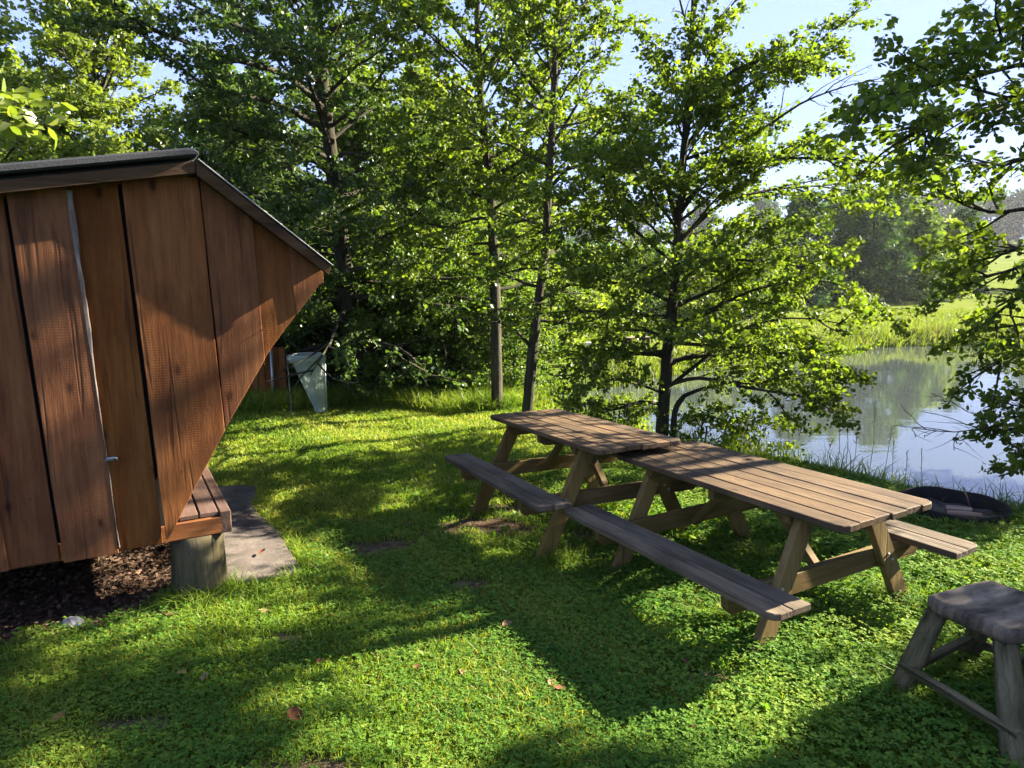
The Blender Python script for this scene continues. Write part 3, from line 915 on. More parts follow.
wall_rot = HUT_A
def local_to_world(m):
    c, s_ = math.cos(HUT_A), math.sin(HUT_A)
    m.v = [(HO[0] + x_ * c - y_ * s_, HO[1] + x_ * s_ + y_ * c, z_) for x_, y_, z_ in m.v]
    return m
# local frame of the shelter: x = s, y = into the shelter, z up
m = MB()
m.prism([(-2.4, .37), (-.36, .37), (-.04, .96), (.26, 1.44), (.57, 1.82), (.57, roof_z(.57) - .04), (sr, zr - .03), (-2.4, roof_z(-2.4) - .03)], (0, 0, 0), (1, 0, 0), (0, 0, 1), (0, -1, 0), -.028, -.008, .002, var=.1)
local_to_world(m).build('shade_backing', M_gap, SH, world_space=True)  # added dark sheet, gives the board joints their shadow lines
m = side_wall(); ws = local_to_world(m).build('side_wall', M_hut, SH, world_space=True)
m = side_wall(); m.v = [(x_, -y_ + W_IN + .0, z_) for x_, y_, z_ in m.v]; m.f = [tuple(reversed(f)) for f in m.f]
far_wall = local_to_world(m).build('side_wall', M_hut, SH, world_space=True)
# pale waney edge of the lapped board (bare wood)
m = MB(); n_ = 30; q = random.Random(9)
Lp, Rp = [], []
for k_ in range(n_ + 1):
    f = k_ / n_; z = .37 + (2.27 - .37) * f
    c = -.570 + (-.645 + .570) * f
    wd = (.005 + .018 * max(0, (f - .35) / .65) ** 1.1) * (1 + q.uniform(-.25, .25))
    Lp.append((c - wd * .4, z)); Rp.append((c + wd + .002 * math.sin(z * 9), z))
m.prism([(z, s) for s, z in Rp + list(reversed(Lp))], (0, 0, 0), (0, 0, 1), (1, 0, 0), (0, -1, 0), .036, .0625, .004)
local_to_world(m).build('bark_edge', M_bare, ws, world_space=False)
# dark waney edge by the front boards
# floor, beams
m = MB()
nb = 17; s0 = -2.4
k_ = 0; sx = -.050
while sx > -2.4:
    wd = .098
    m.prism([(0, sx - wd), (W_IN, sx - wd), (W_IN, sx), (0, sx)], (0, .03, 0), (0, 1, 0), (1, 0, 0), (0, 0, -1), -.462, -.434, .004)
    sx -= wd + .010
deck = local_to_world(m).build('floor', M_deck, SH, world_space=True)
m = MB()
m.board((-.012, .0, .396), (-.012, W_IN, .396), (0, 0, 1), .130, .062, .006)            # front edge plank
m2 = local_to_world(m).build('front_plank', M_deck, SH, world_space=True)
m = MB()
def one(mm, nm, mat): local_to_world(mm).build(nm, mat, SH, world_space=True); return MB()
m.board((-2.42, .015, .382), (-.024, .015, .382), (0, 0, 1), .100, .03, .004, var=.6)
m = one(m, 'floor_beam', M_hut)
m.board((-2.42, W_IN - .015, .382), (-.024, W_IN - .015, .382), (0, 0, 1), .100, .03, .004, var=.6)
for wv in (.9, 1.7, 2.5): m = one(m, 'floor_beam', M_hut); m.board((-2.4, wv, .375), (-.03, wv, .375), (0, 0, 1), .10, .05, .004, var=.4)
local_to_world(m).build('floor_beam', M_hut, SH, world_space=True)
# back wall
m = MB(); zt = roof_z(-2.4) - .03
for k_ in range(16):
    y0 = .03 + k_ * (W_IN - .06) / 16
    m.prism([(.34, y0 + .002), (zt, y0 + .002), (zt, y0 + .19), (.34, y0 + .19)], (0, 0, 0), (0, 0, 1), (0, 1, 0), (1, 0, 0), -2.45, -2.425, .003)
local_to_world(m).build('back_wall', M_hut, SH, world_space=True)
# four log posts
for (sv, wv) in ((-.165, .135), (-2.2, .15), (-.165, W_IN - .15), (-2.2, W_IN - .15)):
    m = MB(); m.rng = random.Random(int(sv * 100 + wv * 10))
    P0 = HO + HU * sv - HN * wv; gz = float(G0(P0[0], P0[1]))
    zz = [gz - .15, gz + .05, gz + .16, .25, .33]
    m.tube([(P0[0], P0[1], z) for z in zz], [.162, .160, .155, .150, .150], 28, var=.5, jitter=.012, smooth=True)
    m.build('post', M_post, SH, world_space=True)
# roof: two slopes of boards, felt on the back slope
m = MB()
# fascia boards (gable trims), near and far side
for yo, nm in ((-OVN, 'near'), (W_IN + OVF, 'far')):
    m = MB()
    hb = .105
    m.prism([(sB, slope_pt(sB, -.030)), (sr + .004, zr - .030), (sr + .004, zr + .031), (sB, slope_pt(sB, .033))], (0, yo, 0), (1, 0, 0), (0, 0, 1), (0, -1, 0), -.013, .013, .003, var=.9)
    local_to_world(m).build('fascia_board', M_hut_gray, SH, world_space=True)
    m = MB()
    m.prism([(sr + .010, zr + .036), (sr + .010, zr - .040), (sf - .006, zf - .030), (sf + .010, zf + .020)], (0, yo, 0), (1, 0, 0), (0, 0, 1), (0, -1, 0), -.016, .016, .003, var=.95)
    local_to_world(m).build('fascia_board', M_hut_gray, SH, world_space=True)
# roof decks: boards running across
m = MB()
def deck_slope(m, sa, sb, mat_up, thick=.022, bw=.12):
    L = math.hypot(sb - sa, slope_pt(sb, 0) - slope_pt(sa, 0)); A = np.array([(sb - sa) / L, 0, (slope_pt(sb, 0) - slope_pt(sa, 0)) / L])
    nrm = np.array([-A[2], 0, A[0]]);
    if nrm[2] < 0: nrm = -nrm
    P = np.array([sa, 0, slope_pt(sa, mat_up)])
    n_ = int(L / bw)
    for k_ in range(n_):
        P0 = P + A * (k_ * L / n_ + .002)
        m.prism([(-OVN + .017, 0), (W_IN + OVF - .017, 0), (W_IN + OVF - .017, L / n_ - .004), (-OVN + .017, L / n_ - .004)], P0, (0, 1, 0), A, nrm, 0, thick, .002)
deck_slope(m, sB, sr - .01, .000)
deck_slope(m, sr + .02, sf, .012)
local_to_world(m).build('roof', M_hut_gray, SH, world_space=True)
# felt sheet over the back slope and the ridge: thick dark edge
m = MB()
prof = [(sB - .05, slope_pt(sB, .050)), (sr - .02, zr + .050), (sr + .012, zr + .054), (sr + .026, zr + .064), (sr + .022, zr + .080), (sr + .004, zr + .090), (sr - .03, zr + .092), (sB - .05, slope_pt(sB, .097))]
m.prism(prof, (0, 0, 0), (1, 0, 0), (0, 0, 1), (0, -1, 0), -(W_IN + OVF + .05), OVN + .045, .010)
local_to_world(m).build('roofing_felt', M_felt, SH, world_space=True)
m = MB()   # dark lath between felt and trim, set back
m.prism([(sB, slope_pt(sB, .024)), (sr, zr + .024), (sr, zr + .0485), (sB, slope_pt(sB, .0485))], (0, 0, 0), (1, 0, 0), (0, 0, 1), (0, -1, 0), -(W_IN + OVF - .04), OVN - .04, .002, var=.1)
# thin pale sheet on the front slope
m3 = MB()
m3.prism([(sr + .02, zr + .0385), (sf + .02, zf + .0235), (sf + .02, zf + .030), (sr + .02, zr + .046)], (0, 0, 0), (1, 0, 0), (0, 0, 1), (0, -1, 0), -(W_IN + OVF + .02), OVN + .025, .002)
local_to_world(m).build('lath', M_felt, SH, world_space=True)
local_to_world(m3).build('roof_sheet', plain_mat('pale_roof_sheet', (.22, .215, .20), .7, 0, 30, (.34, .33, .31)), SH, world_space=True)
# front purlin with its knuckle showing at the eave tip
m = MB()
m.board((.575, -.035, 1.815), (.575, W_IN + .035, 1.815), (.77, 0, .6), .10, .045, .005, var=.8)
m = one(m, 'purlin', M_hut)
m.board((-2.38, .05, roof_z(-2.38) - .05), (-2.38, W_IN - .05, roof_z(-2.38) - .05), (0, 0, 1), .09, .045, .004, var=.4)
m = one(m, 'purlin', M_hut)
m.board((-.06, .04, zr - .08), (-.06, W_IN - .04, zr - .08), (0, 0, 1), .12, .05, .004, var=.4)
local_to_world(m).build('purlin', M_hut, SH, world_space=True)
# wire hook on the wall
hs, hz_ = wall_sz(114, 458, .05)
m = MB()
pts = [(hs - .035, -.062, hz_ + .003), (hs - .01, -.060, hz_ + .002), (hs + .004, -.066, hz_ + .004), (hs + .014, -.066, hz_), (hs + .016, -.062, hz_ - .016)]
m.tube(pts, [.007, .008, .007, .005, .004], 6)
m.tube([(hs - .04, -.058, hz_ - .006), (hs, -.058, hz_ - .005)], [.006, .005], 6)
local_to_world(m).build('hook', M_galv, SH, world_space=True)
# nail heads
for i, (px_, py_) in enumerate([(26, 210), (54, 229), (98, 223), (127, 192), (168, 193), (193, 197), (52, 378), (88, 508), (150, 470), (96, 520), (183, 470), (262, 330), (216, 372), (30, 500), (145, 250)]):
    s_n, z_n = wall_sz(px_, py_, .045)
    m = MB(); m.tube([(s_n, -.026, z_n), (s_n, -.0625, z_n)], [.003, .0025], 6)
    local_to_world(m).build('nail', M_nail, SH, world_space=True)

# ------------------------------------------------------------------ picnic tables
def chamf(x0, x1, y0, y1, c, which):
    """rectangle with chamfered corners; which: subset of 'abcd' = (x0y0, x1y0, x1y1, x0y1)"""
    P = []
    for key, (x_, y_), (dx, dy) in (('a', (x0, y0), (1, 1)), ('b', (x1, y0), (-1, 1)), ('c', (x1, y1), (-1, -1)), ('d', (x0, y1), (1, -1))):
        if key in which:
            q = [(x_ + dx * c * .0, y_ + dy * c), (x_ + dx * c * .35, y_ + dy * c * .35), (x_ + dx * c, y_)]
            if key in 'bd': q = q[::-1]
            P += q
        else: P.append((x_, y_))
    return P

def make_table(label, seed, L=1.742):
    t = thing('picnic_table', label, 'picnic table', group='wooden picnic tables')
    q = random.Random(seed)
    HWT, SI, SO, ZT, ZS = .348, .534, .767, .740, .426
    m = MB(); m.rng = random.Random(seed)
    w = 2 * HWT / 6
    for i in range(6):
        x0, x1 = -HWT + i * w + .0035, -HWT + (i + 1) * w - .0035
        wh = 'ad' if i == 0 else ('bc' if i == 5 else '')
        e0, e1 = q.uniform(-.008, .008), q.uniform(-.008, .008)
        dz = q.uniform(-.0025, .0025)
        P = chamf(x0, x1, e0, L + e1, .045, wh)
        m.prism([(y_, x_) for x_, y_ in P], (0, 0, ZT - .034 + dz), (0, 1, 0), (1, 0, 0), (0, 0, 1), 0, .034, .004)
    m.build('tabletop', M_table, t)
    for sd_ in (-1, 1):
        m = MB(); m.rng = random.Random(seed + sd_ + 5)
        ww = (SO - SI) / 2
        for i in range(2):
            a, b_ = SI + i * ww + .0025, SI + (i + 1) * ww - .0025
            x0, x1 = (a, b_) if sd_ > 0 else (-b_, -a)
            wh = ('bc' if sd_ > 0 else 'ad') if i == 1 else ''
            P = chamf(x0, x1, q.uniform(-.006, .006), L + q.uniform(-.006, .006), .04, wh)
            m.prism([(y_, x_) for x_, y_ in P], (0, 0, ZS - .034), (0, 1, 0), (1, 0, 0), (0, 0, 1), 0, .034, .004)
        m.build('seat', M_bench, t)
    for uf, inn in ((.29, 1), (L - .30, -1)):
        for sd_ in (-1, 1):
            m = MB(); m.rng = random.Random(seed + int(uf * 10) + sd_)
            top = np.array([sd_ * .225, uf, .704]); foot = np.array([sd_ * .605, uf, -.06])
            # ends cut level
            dx = (foot[0] - top[0]) / (foot[2] - top[2]); hw_ = .052 * math.sqrt(1 + dx * dx)
            m.prism([(foot[2], foot[0] - hw_), (foot[2], foot[0] + hw_), (top[2], top[0] + hw_), (top[2], top[0] - hw_)], (0, uf, 0), (0, 0, 1), (1, 0, 0), (0, 1, 0), -.0225, .0225, .004)
            leg = m.build('leg', M_leg, t)
            for zb_ in (.345,):
                xb = top[0] + (zb_ - top[2]) * dx
                for ddx, ddz in ((-.015, .02), (.02, -.015)):
                    m = MB(); m.tube([(xb + ddx, uf - .0225 * inn, zb_ + ddz), (xb + ddx, uf - .031 * inn, zb_ + ddz)], [.009, .007], 8)
                    m.build('bolt', M_screw, leg)
        m = MB(); yb = uf + .045 * inn
        m.prism([(-.735, .325), (-.70, .283), (.70, .283), (.735, .325), (.735, .391), (-.735, .391)], (0, yb, 0), (1, 0, 0), (0, 0, 1), (0, -1, 0), -.0215, .0215, .004)
        m.build('crossbeam', M_leg, t)
        m = MB()
        m.prism([(-.325, .66), (-.26, .610), (.26, .610), (.325, .66), (.325, .7045), (-.325, .7045)], (0, yb, 0), (1, 0, 0), (0, 0, 1), (0, -1, 0), -.0215, .0215, .004)
        m.build('top_batten', M_leg, t)
        m = MB()
        m.board((0, yb + .055 * inn, .31), (0, yb + .44 * inn, .70), (1, 0, 0), .05, .045, .004)
        m.build('brace', M_leg, t)
    m = MB()
    m.prism([(-.31, .64), (-.26, .615), (.26, .615), (.31, .64), (.31, .7045), (-.31, .7045)], (0, L / 2, 0), (1, 0, 0), (0, 0, 1), (0, -1, 0), -.0215, .0215, .004)
    m.build('top_batten', M_leg, t)
    return t
def place_table(t, x_, y_, yaw, z_, tl, tv):
    t.location = (x_, y_, z_); t.rotation_euler = (math.atan(tl), -math.atan(tv), yaw)
T2 = make_table('nearer picnic table, its plank top in dappled sun, between the stool and the other table', 21)
place_table(T2, 1.825, 3.094, .481, 0, -.041, .023)
T1 = make_table('farther picnic table, its darker plank top butting against the end of the nearer one', 57)
place_table(T1, .859, 4.32, .438, .016, -.058, -.009)

# ------------------------------------------------------------------ rustic stool
ST = thing('log_stool', 'small rustic grey stool with thick slab seat on round log legs', 'stool', (2.0, 2.62, .07))
SZ = .52
cs = [np.array(p) for p in ((1.735, 2.73), (2.135, 2.895), (2.275, 2.575), (1.885, 2.405))]
outl = []
q = random.Random(4)
for i in range(4):
    a, b_ = cs[i], cs[(i + 1) % 4]; pr = cs[i - 1]
    # rounded corner
    for tt in (0.12, .05, .02):
        outl.append(a + (pr - a) * tt + (b_ - a) * (.13 - tt) * (1 if tt > .02 else 1.2) * .5)
    for tt in (.16, .3, .45, .6, .75, .86):
        outl.append(a + (b_ - a) * tt + np.array([q.uniform(-.005, .005), q.uniform(-.005, .005)]))
# seat with a softly dished, hewn top built as a grid of rings
m = MB(); cen = sum(cs) / 4
rings = []
nR = len(outl)
def ringv(scale, z, wob):
    return [(cen[0] + (p[0] - cen[0]) * scale, cen[1] + (p[1] - cen[1]) * scale, z + wob * 2.2 * math.sin(p[0] * 31 + 1.3) * math.cos(p[1] * 37 + scale * 3)) for i, p in enumerate(outl)]
R_ = [ringv(.90, SZ - .062, .002), ringv(.97, SZ - .058, .003), ringv(1.0, SZ - .045, .003), ringv(1.005, SZ - .015, .003), ringv(.945, SZ - .003, .002), ringv(.93, SZ + .001, .0015), ringv(.75, SZ - .002, .002), ringv(.5, SZ - .004, .001), ringv(.25, SZ - .005, .0006)]
V = [p for rr in R_ for p in rr] + [(cen[0], cen[1], SZ - .005)]
Fc = [tuple(reversed(range(nR)))]
for r_ in range(len(R_) - 1):
    for i in range(nR):
        j = (i + 1) % nR; Fc.append((r_ * nR + i, r_ * nR + j, (r_ + 1) * nR + j, (r_ + 1) * nR + i))
b0 = (len(R_) - 1) * nR
for i in range(nR): Fc.append((b0 + i, b0 + (i + 1) % nR, len(V) - 1))
ax = (cs[1] - cs[0]) / np.linalg.norm(cs[1] - cs[0])
m.raw(V, [f[::-1] for f in Fc], [((p[0]) * ax[0] + p[1] * ax[1], -p[0] * ax[1] + p[1] * ax[0], p[2]) for p in V], .5, True)
import_fix = m.build('seat', M_stool, ST, world_space=True)
tops = [(1.80, 2.72, SZ - .06), (2.10, 2.83, SZ - .06), (2.21, 2.58, SZ - .06), (1.915, 2.475, SZ - .06)]
feet = [(1.635, 2.70), (2.12, 2.98), (2.42, 2.56), (1.800, 2.175)]
rr = [.043, .042, .042, .047]
for (tx_, ty_, tz_), (fx, fy), r_ in zip(tops, feet, rr):
    m = MB(); m.rng = random.Random(int(fx * 100))
    gz = float(G0(fx, fy)) - .05
    pts = [np.array([fx, fy, gz]) * (1 - f) + np.array([tx_, ty_, tz_]) * f + np.array([math.sin(f * 5 + fx * 9), math.cos(f * 4 + fy * 7), 0]) * .004 for f in (0, .2, .4, .6, .8, 1)]
    m.tube(pts, [r_ * 1.1, r_ * 1.05, r_, r_ * 1.02, r_ * .95, r_ * .9], 12, jitter=.05)
    m.build('leg', M_stoolleg, ST, world_space=True)
def on_leg(i, f):
    gz = float(G0(*feet[i])) - .05
    return np.array([feet[i][0], feet[i][1], gz]) * (1 - f) + np.array(tops[i]) * f
for (i, fi, j, fj, rs) in ((0, .44, 3, .42, .020), (0, .40, 1, .48, .019), (1, .4, 2, .4, .019), (2, .45, 3, .45, .019)):
    m = MB(); m.rng = random.Random(i * 9 + j)
    a, b_ = on_leg(i, fi), on_leg(j, fj); e = (b_ - a) / np.linalg.norm(b_ - a)
    off = np.array([-.028, -.020, 0]) if (i, j) == (0, 3) else np.zeros(3)
    m.tube([a - e * .035 + off, a * .5 + b_ * .5 + off + np.array([0, 0, .004]), b_ + e * .035 + off], [rs, rs * 1.12, rs], 10, jitter=.05)
    m.build('stretcher', M_stoolleg, ST, world_space=True)

# ------------------------------------------------------------------ fire pit
fx, fy = float(FPIT[0]), float(FPIT[1]); fz = float(G0(fx, fy))
FP = thing('fire_pit', 'round blackened steel fire pit sunk in the grass by the lake', 'fire pit', (fx, fy, fz))
m = MB(); S = 48
prof = [(FPR - .012, -.05), (FPR, -.05), (FPR + .004, .10), (FPR + .012, .115), (FPR + .002, .122), (FPR - .012, .112), (FPR - .018, -.03)]
V = [(r_ * math.cos(2 * PI * k / S), r_ * math.sin(2 * PI * k / S), z_ + .006 * math.sin(k * .7)) for r_, z_ in prof for k in range(S)]
Fc = [(a * S + k, a * S + (k + 1) % S, (a + 1) * S + (k + 1) % S, (a + 1) * S + k) for a in range(len(prof) - 1) for k in range(S)]
m.raw(V, Fc, None, .5, True); m.build('ring', M_char, FP)
m = MB(); V = [(0, 0, .018)]; Fc = []
for a in range(1, 7):
    for k in range(S):
        rr_ = (FPR - .016) * a / 6
        V.append((rr_ * math.cos(2 * PI * k / S), rr_ * math.sin(2 * PI * k / S), .012 + .012 * math.sin(k * 1.3 + a) + .008 * math.cos(a * 2 + k * .6)))
for k in range(S): Fc.append((0, 1 + k, 1 + (k + 1) % S))
for a in range(5):
    for k in range(S):
        Fc.append((1 + a * S + k, 1 + (a + 1) * S + k, 1 + (a + 1) * S + (k + 1) % S, 1 + a * S + (k + 1) % S))
m.raw(V, Fc, None, .5, True); m.build('ash', M_ash, FP)
def firelog(p0, p1, wv, lab):
    m = MB(); c_ = [(a + b_) / 2 for a, b_ in zip(p0, p1)]
    m.rng = random.Random(int(p0[0] * 100))
    m.tube([tuple(np.array(p0) - c_), tuple(np.array([0, 0, .003])), tuple(np.array(p1) - c_)], [wv, wv * 1.1, wv * .9], 7, jitter=.12, smooth=False)
    o = m.build('firewood', M_fire); o.location = c_
    tag(o, lab, 'firewood', 'pieces of firewood in the fire pit')
M_fire = wood_mat('split_firewood', (.16, .10, .07), (.30, .20, .14), (.44, .32, .24), .8, patch=(.04, .03, .025), patch_amt=.6, bump=.5)
def fpt(px_, py_, z_):
    r_ = ray(px_, py_); t = (z_ - CH) / r_[2]; return np.array([r_[0] * t, r_[1] * t, z_])
firelog(fpt(946, 508, .06), fpt(972, 510, .075), .020, 'shorter pale piece of firewood lying at the back in the fire pit')
firelog(fpt(947, 513, .055), fpt(982, 516, .065), .022, 'longer reddish piece of firewood lying in front in the fire pit')
m = MB(); a, b_ = fpt(970, 508, .05), fpt(963, 487, .24)
m.tube([a, (a + b_) / 2 + np.array([0, 0, .01]), b_], [.008, .007, .007], 6); o = m.build('stick', M_fire); tag(o, 'thin stick leaning up on the back rim of the fire pit', 'stick')

# ------------------------------------------------------------------ pale stone by the shelter
def rock(name, label, p, s, mat, seed, cat='stone'):
    q = np.random.default_rng(seed); import bmesh
    bm = bmesh.new(); bmesh.ops.create_icosphere(bm, subdivisions=3, radius=1)
    d = q.normal(0, 1, (7, 3)); d /= np.linalg.norm(d, axis=1)[:, None]
    for v in bm.verts:
        c_ = np.array(v.co); k_ = max(0.0, max(float(c_ @ e) for e in d))
        c_ = c_ * min(1.0, .80 / max(k_, .01)) * (1 + .04 * math.sin(c_[0] * 9 + c_[1] * 7))
        v.co = Vector((c_[0] * s[0], c_[1] * s[1], c_[2] * s[2]))
    me = bpy.data.meshes.new(name); bm.to_mesh(me); bm.free(); me.materials.append(mat)
    o = bpy.data.objects.new(name, me); COL.objects.link(o); o.location = p; o.rotation_euler = (0, 0, seed)
    return tag(o, label, cat)
p = gnd(73, 628); rock('stone', 'small pale grey stone in the grass at the edge of the wood chips', (p[0], p[1], p[2] + .022), (.065, .05, .04), M_stone, 3)

# ------------------------------------------------------------------ fallen leaves
def fallen(px_, py_, s, label, on=None, col=(0, 1)):
    p = gnd(px_, py_) if on is None else on
    q = np.random.default_rng(int(px_ * 7 + py_))
    n_u, n_v = 7, 4; V, Fc = [], []
    cu, cw = q.uniform(.2, .5), q.uniform(.3, .7)
    for i in range(n_u):
        u = i / (n_u - 1) - .5
        wd = .36 * math.cos(u * PI * .94) ** .7 * (1 + .12 * math.sin(u * 21))
        for j in range(n_v):
            v = (j / (n_v - 1) - .5) * 2
            V.append((u * s, v * wd * s, s * (cu * u * u + cw * abs(v) ** 1.5 * wd * .8 + .04 * math.sin(u * 13 + v * 3))))
    for i in range(n_u - 1):
        for j in range(n_v - 1): a = i * n_v + j; Fc.append((a, a + n_v, a + n_v + 1, a + 1))
    me = np_mesh('fallen_leaf', V, Fc, M_dead, var=np.full(len(V), q.uniform(*col)), smooth=True)
    o = bpy.data.objects.new('fallen_leaf', me); COL.objects.link(o)
    o.location = (p[0], p[1], p[2] + .035); o.rotation_euler = (q.uniform(-.3, .3), q.uniform(-.3, .3), q.uniform(0, 6.3))
    tag(o, label, 'fallen leaf', 'fallen leaves on the ground')
for px_, py_, s, lab, cc in (
    (507, 631, .065, 'pinkish fallen leaf alone on the shaded lawn left of the near bench', (.6, .8)),
    (552, 690, .055, 'pale leaf of the close pair of fallen leaves on the shaded lawn', (.8, 1)),
    (561, 697, .06, 'dark red leaf of the close pair of fallen leaves on the shaded lawn', (.0, .15)),
    (463, 680, .05, 'orange-brown fallen leaf at the top edge of the bright foreground patch', (.5, .7)),
    (417, 674, .04, 'small dark red fallen leaf just above the bright foreground patch', (0, .15)),
    (295, 724, .085, 'long dark brown fallen leaf in the shaded grass left of the bright patch', (.0, .1)),
    (205, 684, .05, 'pale yellowish fallen leaf in the grass below the log post', (.9, 1)),
    (182, 680, .055, 'orange fallen leaf just left of the pale yellowish one', (.6, .75)),
    (60, 725, .06, 'yellow-brown fallen leaf near the lower left corner of the lawn', (.55, .7)),
    (172, 621, .07, 'yellow fallen leaf lying just in front of the log post', (.85, 1)),
    (687, 669, .06, 'reddish fallen leaf in weeds below the outer end of the near bench', (.2, .4)),
    (692, 690, .06, 'brick red fallen leaf nearest the camera below the near bench', (.15, .3)),
    (696, 738, .06, 'dry brown fallen leaf at the bottom edge of the lawn, right of the middle', (.3, .5)),
    (410, 528, .08, 'light brown fallen leaf on the worn grass left of the far bench', (.5, .7)),
    (478, 592, .06, 'dark fallen leaf on the shaded lawn below the worn earth patch', (0, .1)),
    (320, 668, .04, 'small red-brown fallen leaf in the sunlit band below the slab', (.2, .4)),
    (263, 617, .05, 'pinkish pale fallen leaf in grass right of the log post', (.8, .95)),
    (330, 622, .05, 'orange fallen leaf in the sunlit band of grass right of the slab corner', (.4, .6))):
    fallen(px_, py_, s, lab, None, cc)
for px_, py_, lab in ((236, 494, 'curled red-brown leaf on the far end of the slab'), (251, 521, 'brick red leaf at the right edge of the slab'), (222, 530, 'brown leaf on the slab beside the deck corner'), (262, 556, 'pinkish leaf near the front edge of the slab')):
    fallen(px_, py_, .07, lab, fpt(px_, py_, -.055) + np.array([0, 0, -.005]), (.15, .5))

# ------------------------------------------------------------------ board screen and waste bag on its stand, behind
gx, gy, gz = -3.9, 11.9, float(GZ(-3.9, 11.9))
FN = thing('board_fence', 'low red-brown board fence partly hidden behind the shelter', 'fence', (gx, gy, gz))
m = MB(); m.rng = random.Random(5)
k_ = 0; xx = -3.95
while xx > -8.2:
    z_ = float(GZ(xx, 11.9)); hgt = .98 + m.rng.uniform(-.01, .01)
    m.prism([(z_ - .05, xx - .112), (z_ + hgt, xx - .112), (z_ + hgt, xx), (z_ - .05, xx)], (0, 11.9, 0), (0, 0, 1), (1, 0, 0), (0, -1, 0), -.011, .011, .003)
    xx -= .122
m.build('boards', M_hut, FN, world_space=True)
m = MB(); m.board((-8.1, 11.93, gz + .2), (-3.97, 11.93, gz + .2), (0, 0, 1), .08, .035); m.build('rail', M_hut, FN, world_space=True); m = MB(); m.board((-8.1, 11.93, gz + .8), (-3.97, 11.93, gz + .8), (0, 0, 1), .08, .035)
m.build('rail', M_hut, FN, world_space=True)
for xx in (-4.17, -6.2, -8.0):
    m = MB(); m.tube([(xx, 11.84, gz - .1), (xx, 11.84, gz + .95)], [.026, .026], 10); m.build('post', M_steel, FN, world_space=True)

m_bag, nt, b, out = new_mat('thin_clear_plastic')
b.inputs['Base Color'].default_value = (.50, .56, .50, 1); b.inputs['Roughness'].default_value = .3
tr = nt.nodes.new('ShaderNodeBsdfTransparent'); tr.inputs[0].default_value = (.88, .93, .88, 1)
tl_ = nt.nodes.new('ShaderNodeBsdfTranslucent'); tl_.inputs[0].default_value = (.42, .50, .43, 1)
mx = nt.nodes.new('ShaderNodeMixShader'); mx2 = nt.nodes.new('ShaderNodeMixShader'); mx.inputs[0].default_value = .45; mx2.inputs[0].default_value = .42
nt.links.new(b.outputs[0], mx.inputs[1]); nt.links.new(tl_.outputs[0], mx.inputs[2]); nt.links.new(mx.outputs[0], mx2.inputs[1]); nt.links.new(tr.outputs[0], mx2.inputs[2]); nt.links.new(mx2.outputs[0], out.inputs[0])
BX, BY = -3.17, 10.55; bz = float(GZ(BX, BY))
BG = thing('waste_bag_stand', 'steel hoop stand holding a clear plastic waste bag beside the fence', 'waste bag stand', (BX, BY, bz))
m = MB(); S = 40; R0 = .262
m.tube([(R0 * math.cos(a), R0 * math.sin(a), .945) for a in np.linspace(0, 2 * PI, 33)], [.011] * 33, 8, cap=False); m.build('hoop', M_steel, BG)
m = MB(); m.tube([(R0 + .012, 0, -.1), (R0 + .012, 0, .955)], [.013, .013], 8); m.build('pole', M_steel, BG); m = MB(); m.tube([(-R0 - .05, .02, .95), (-R0 - .02, .02, -.05)], [.011, .011], 8); m.build('pole', M_steel, BG)
V, Fc = [], []; nr = 14; q = random.Random(8)
for i in range(nr):
    f = i / (nr - 1)
    rx = R0 * (1 - f) + .075 * f; cx = (R0 - rx) * .93
    for k in range(S):
        a = 2 * PI * k / S
        w_ = 1 + (.05 + .10 * f) * math.sin(k * 2.8 + 1) * math.sin(k * 1.1 + f * 3) + q.uniform(-.01, .01)
        V.append((cx + rx * w_ * math.cos(a), rx * w_ * .8 * math.sin(a), .945 - .89 * f))
Fc = [(a * S + k, (a + 1) * S + k, (a + 1) * S + (k + 1) % S, a * S + (k + 1) % S) for a in range(nr - 1) for k in range(S)]
Fc.append(tuple(range((nr - 1) * S, nr * S)))
m.raw(V, Fc, None, .5, True)
V, Fc = [], []
for j, (dr, z_) in enumerate(((.004, .952), (.020, .935), (.024, .89), (.016, .86))):
    for k in range(S):
        a = 2 * PI * k / S; r_ = R0 + dr * (1 + .5 * math.sin(k * 2.1))
        V.append((r_ * math.cos(a), r_ * math.sin(a), z_ - (.02 * math.sin(k * 1.3) if j == 3 else 0)))
Fc = [(a * S + k, (a + 1) * S + k, (a + 1) * S + (k + 1) % S, a * S + (k + 1) % S) for a in range(3) for k in range(S)]
m.raw(V, Fc, None, .5, True); bag = m.build('bag', m_bag, BG)

# ------------------------------------------------------------------ things on the far shore
px0, py0 = 2.05, 18.4; z_ = float(GZ(px0, py0))
o = thing('marker_post', 'short wooden post with a small white box on top, on the far shore', 'post', (px0, py0, z_))
m = MB(); m.tube([(0, 0, -.1), (0, 0, .36)], [.06, .055], 10); m.build('post', M_post, o)
m = MB(); m.prism([(-.08, -.06), (.08, -.06), (.08, .06), (-.08, .06)], (0, 0, .36), (1, 0, 0), (0, 1, 0), (0, 0, 1), 0, .14, .01); m.build('box', plain_mat('white_paint', (.75, .76, .74), .5), o)
bx_, by_ = 3.75, 20.6; z_ = float(GZ(bx_, by_))
o = thing('garden_bench', 'small dark-legged bench with a pale top on the far shore', 'bench', (bx_, by_, z_), (0, 0, .4))
m = MB()
for k_ in range(3): m.board((-.4, -.1 + k_ * .1, .42), (.4, -.1 + k_ * .1, .42), (0, 1, 0), .09, .03)
m.build('seat', M_bare, o)
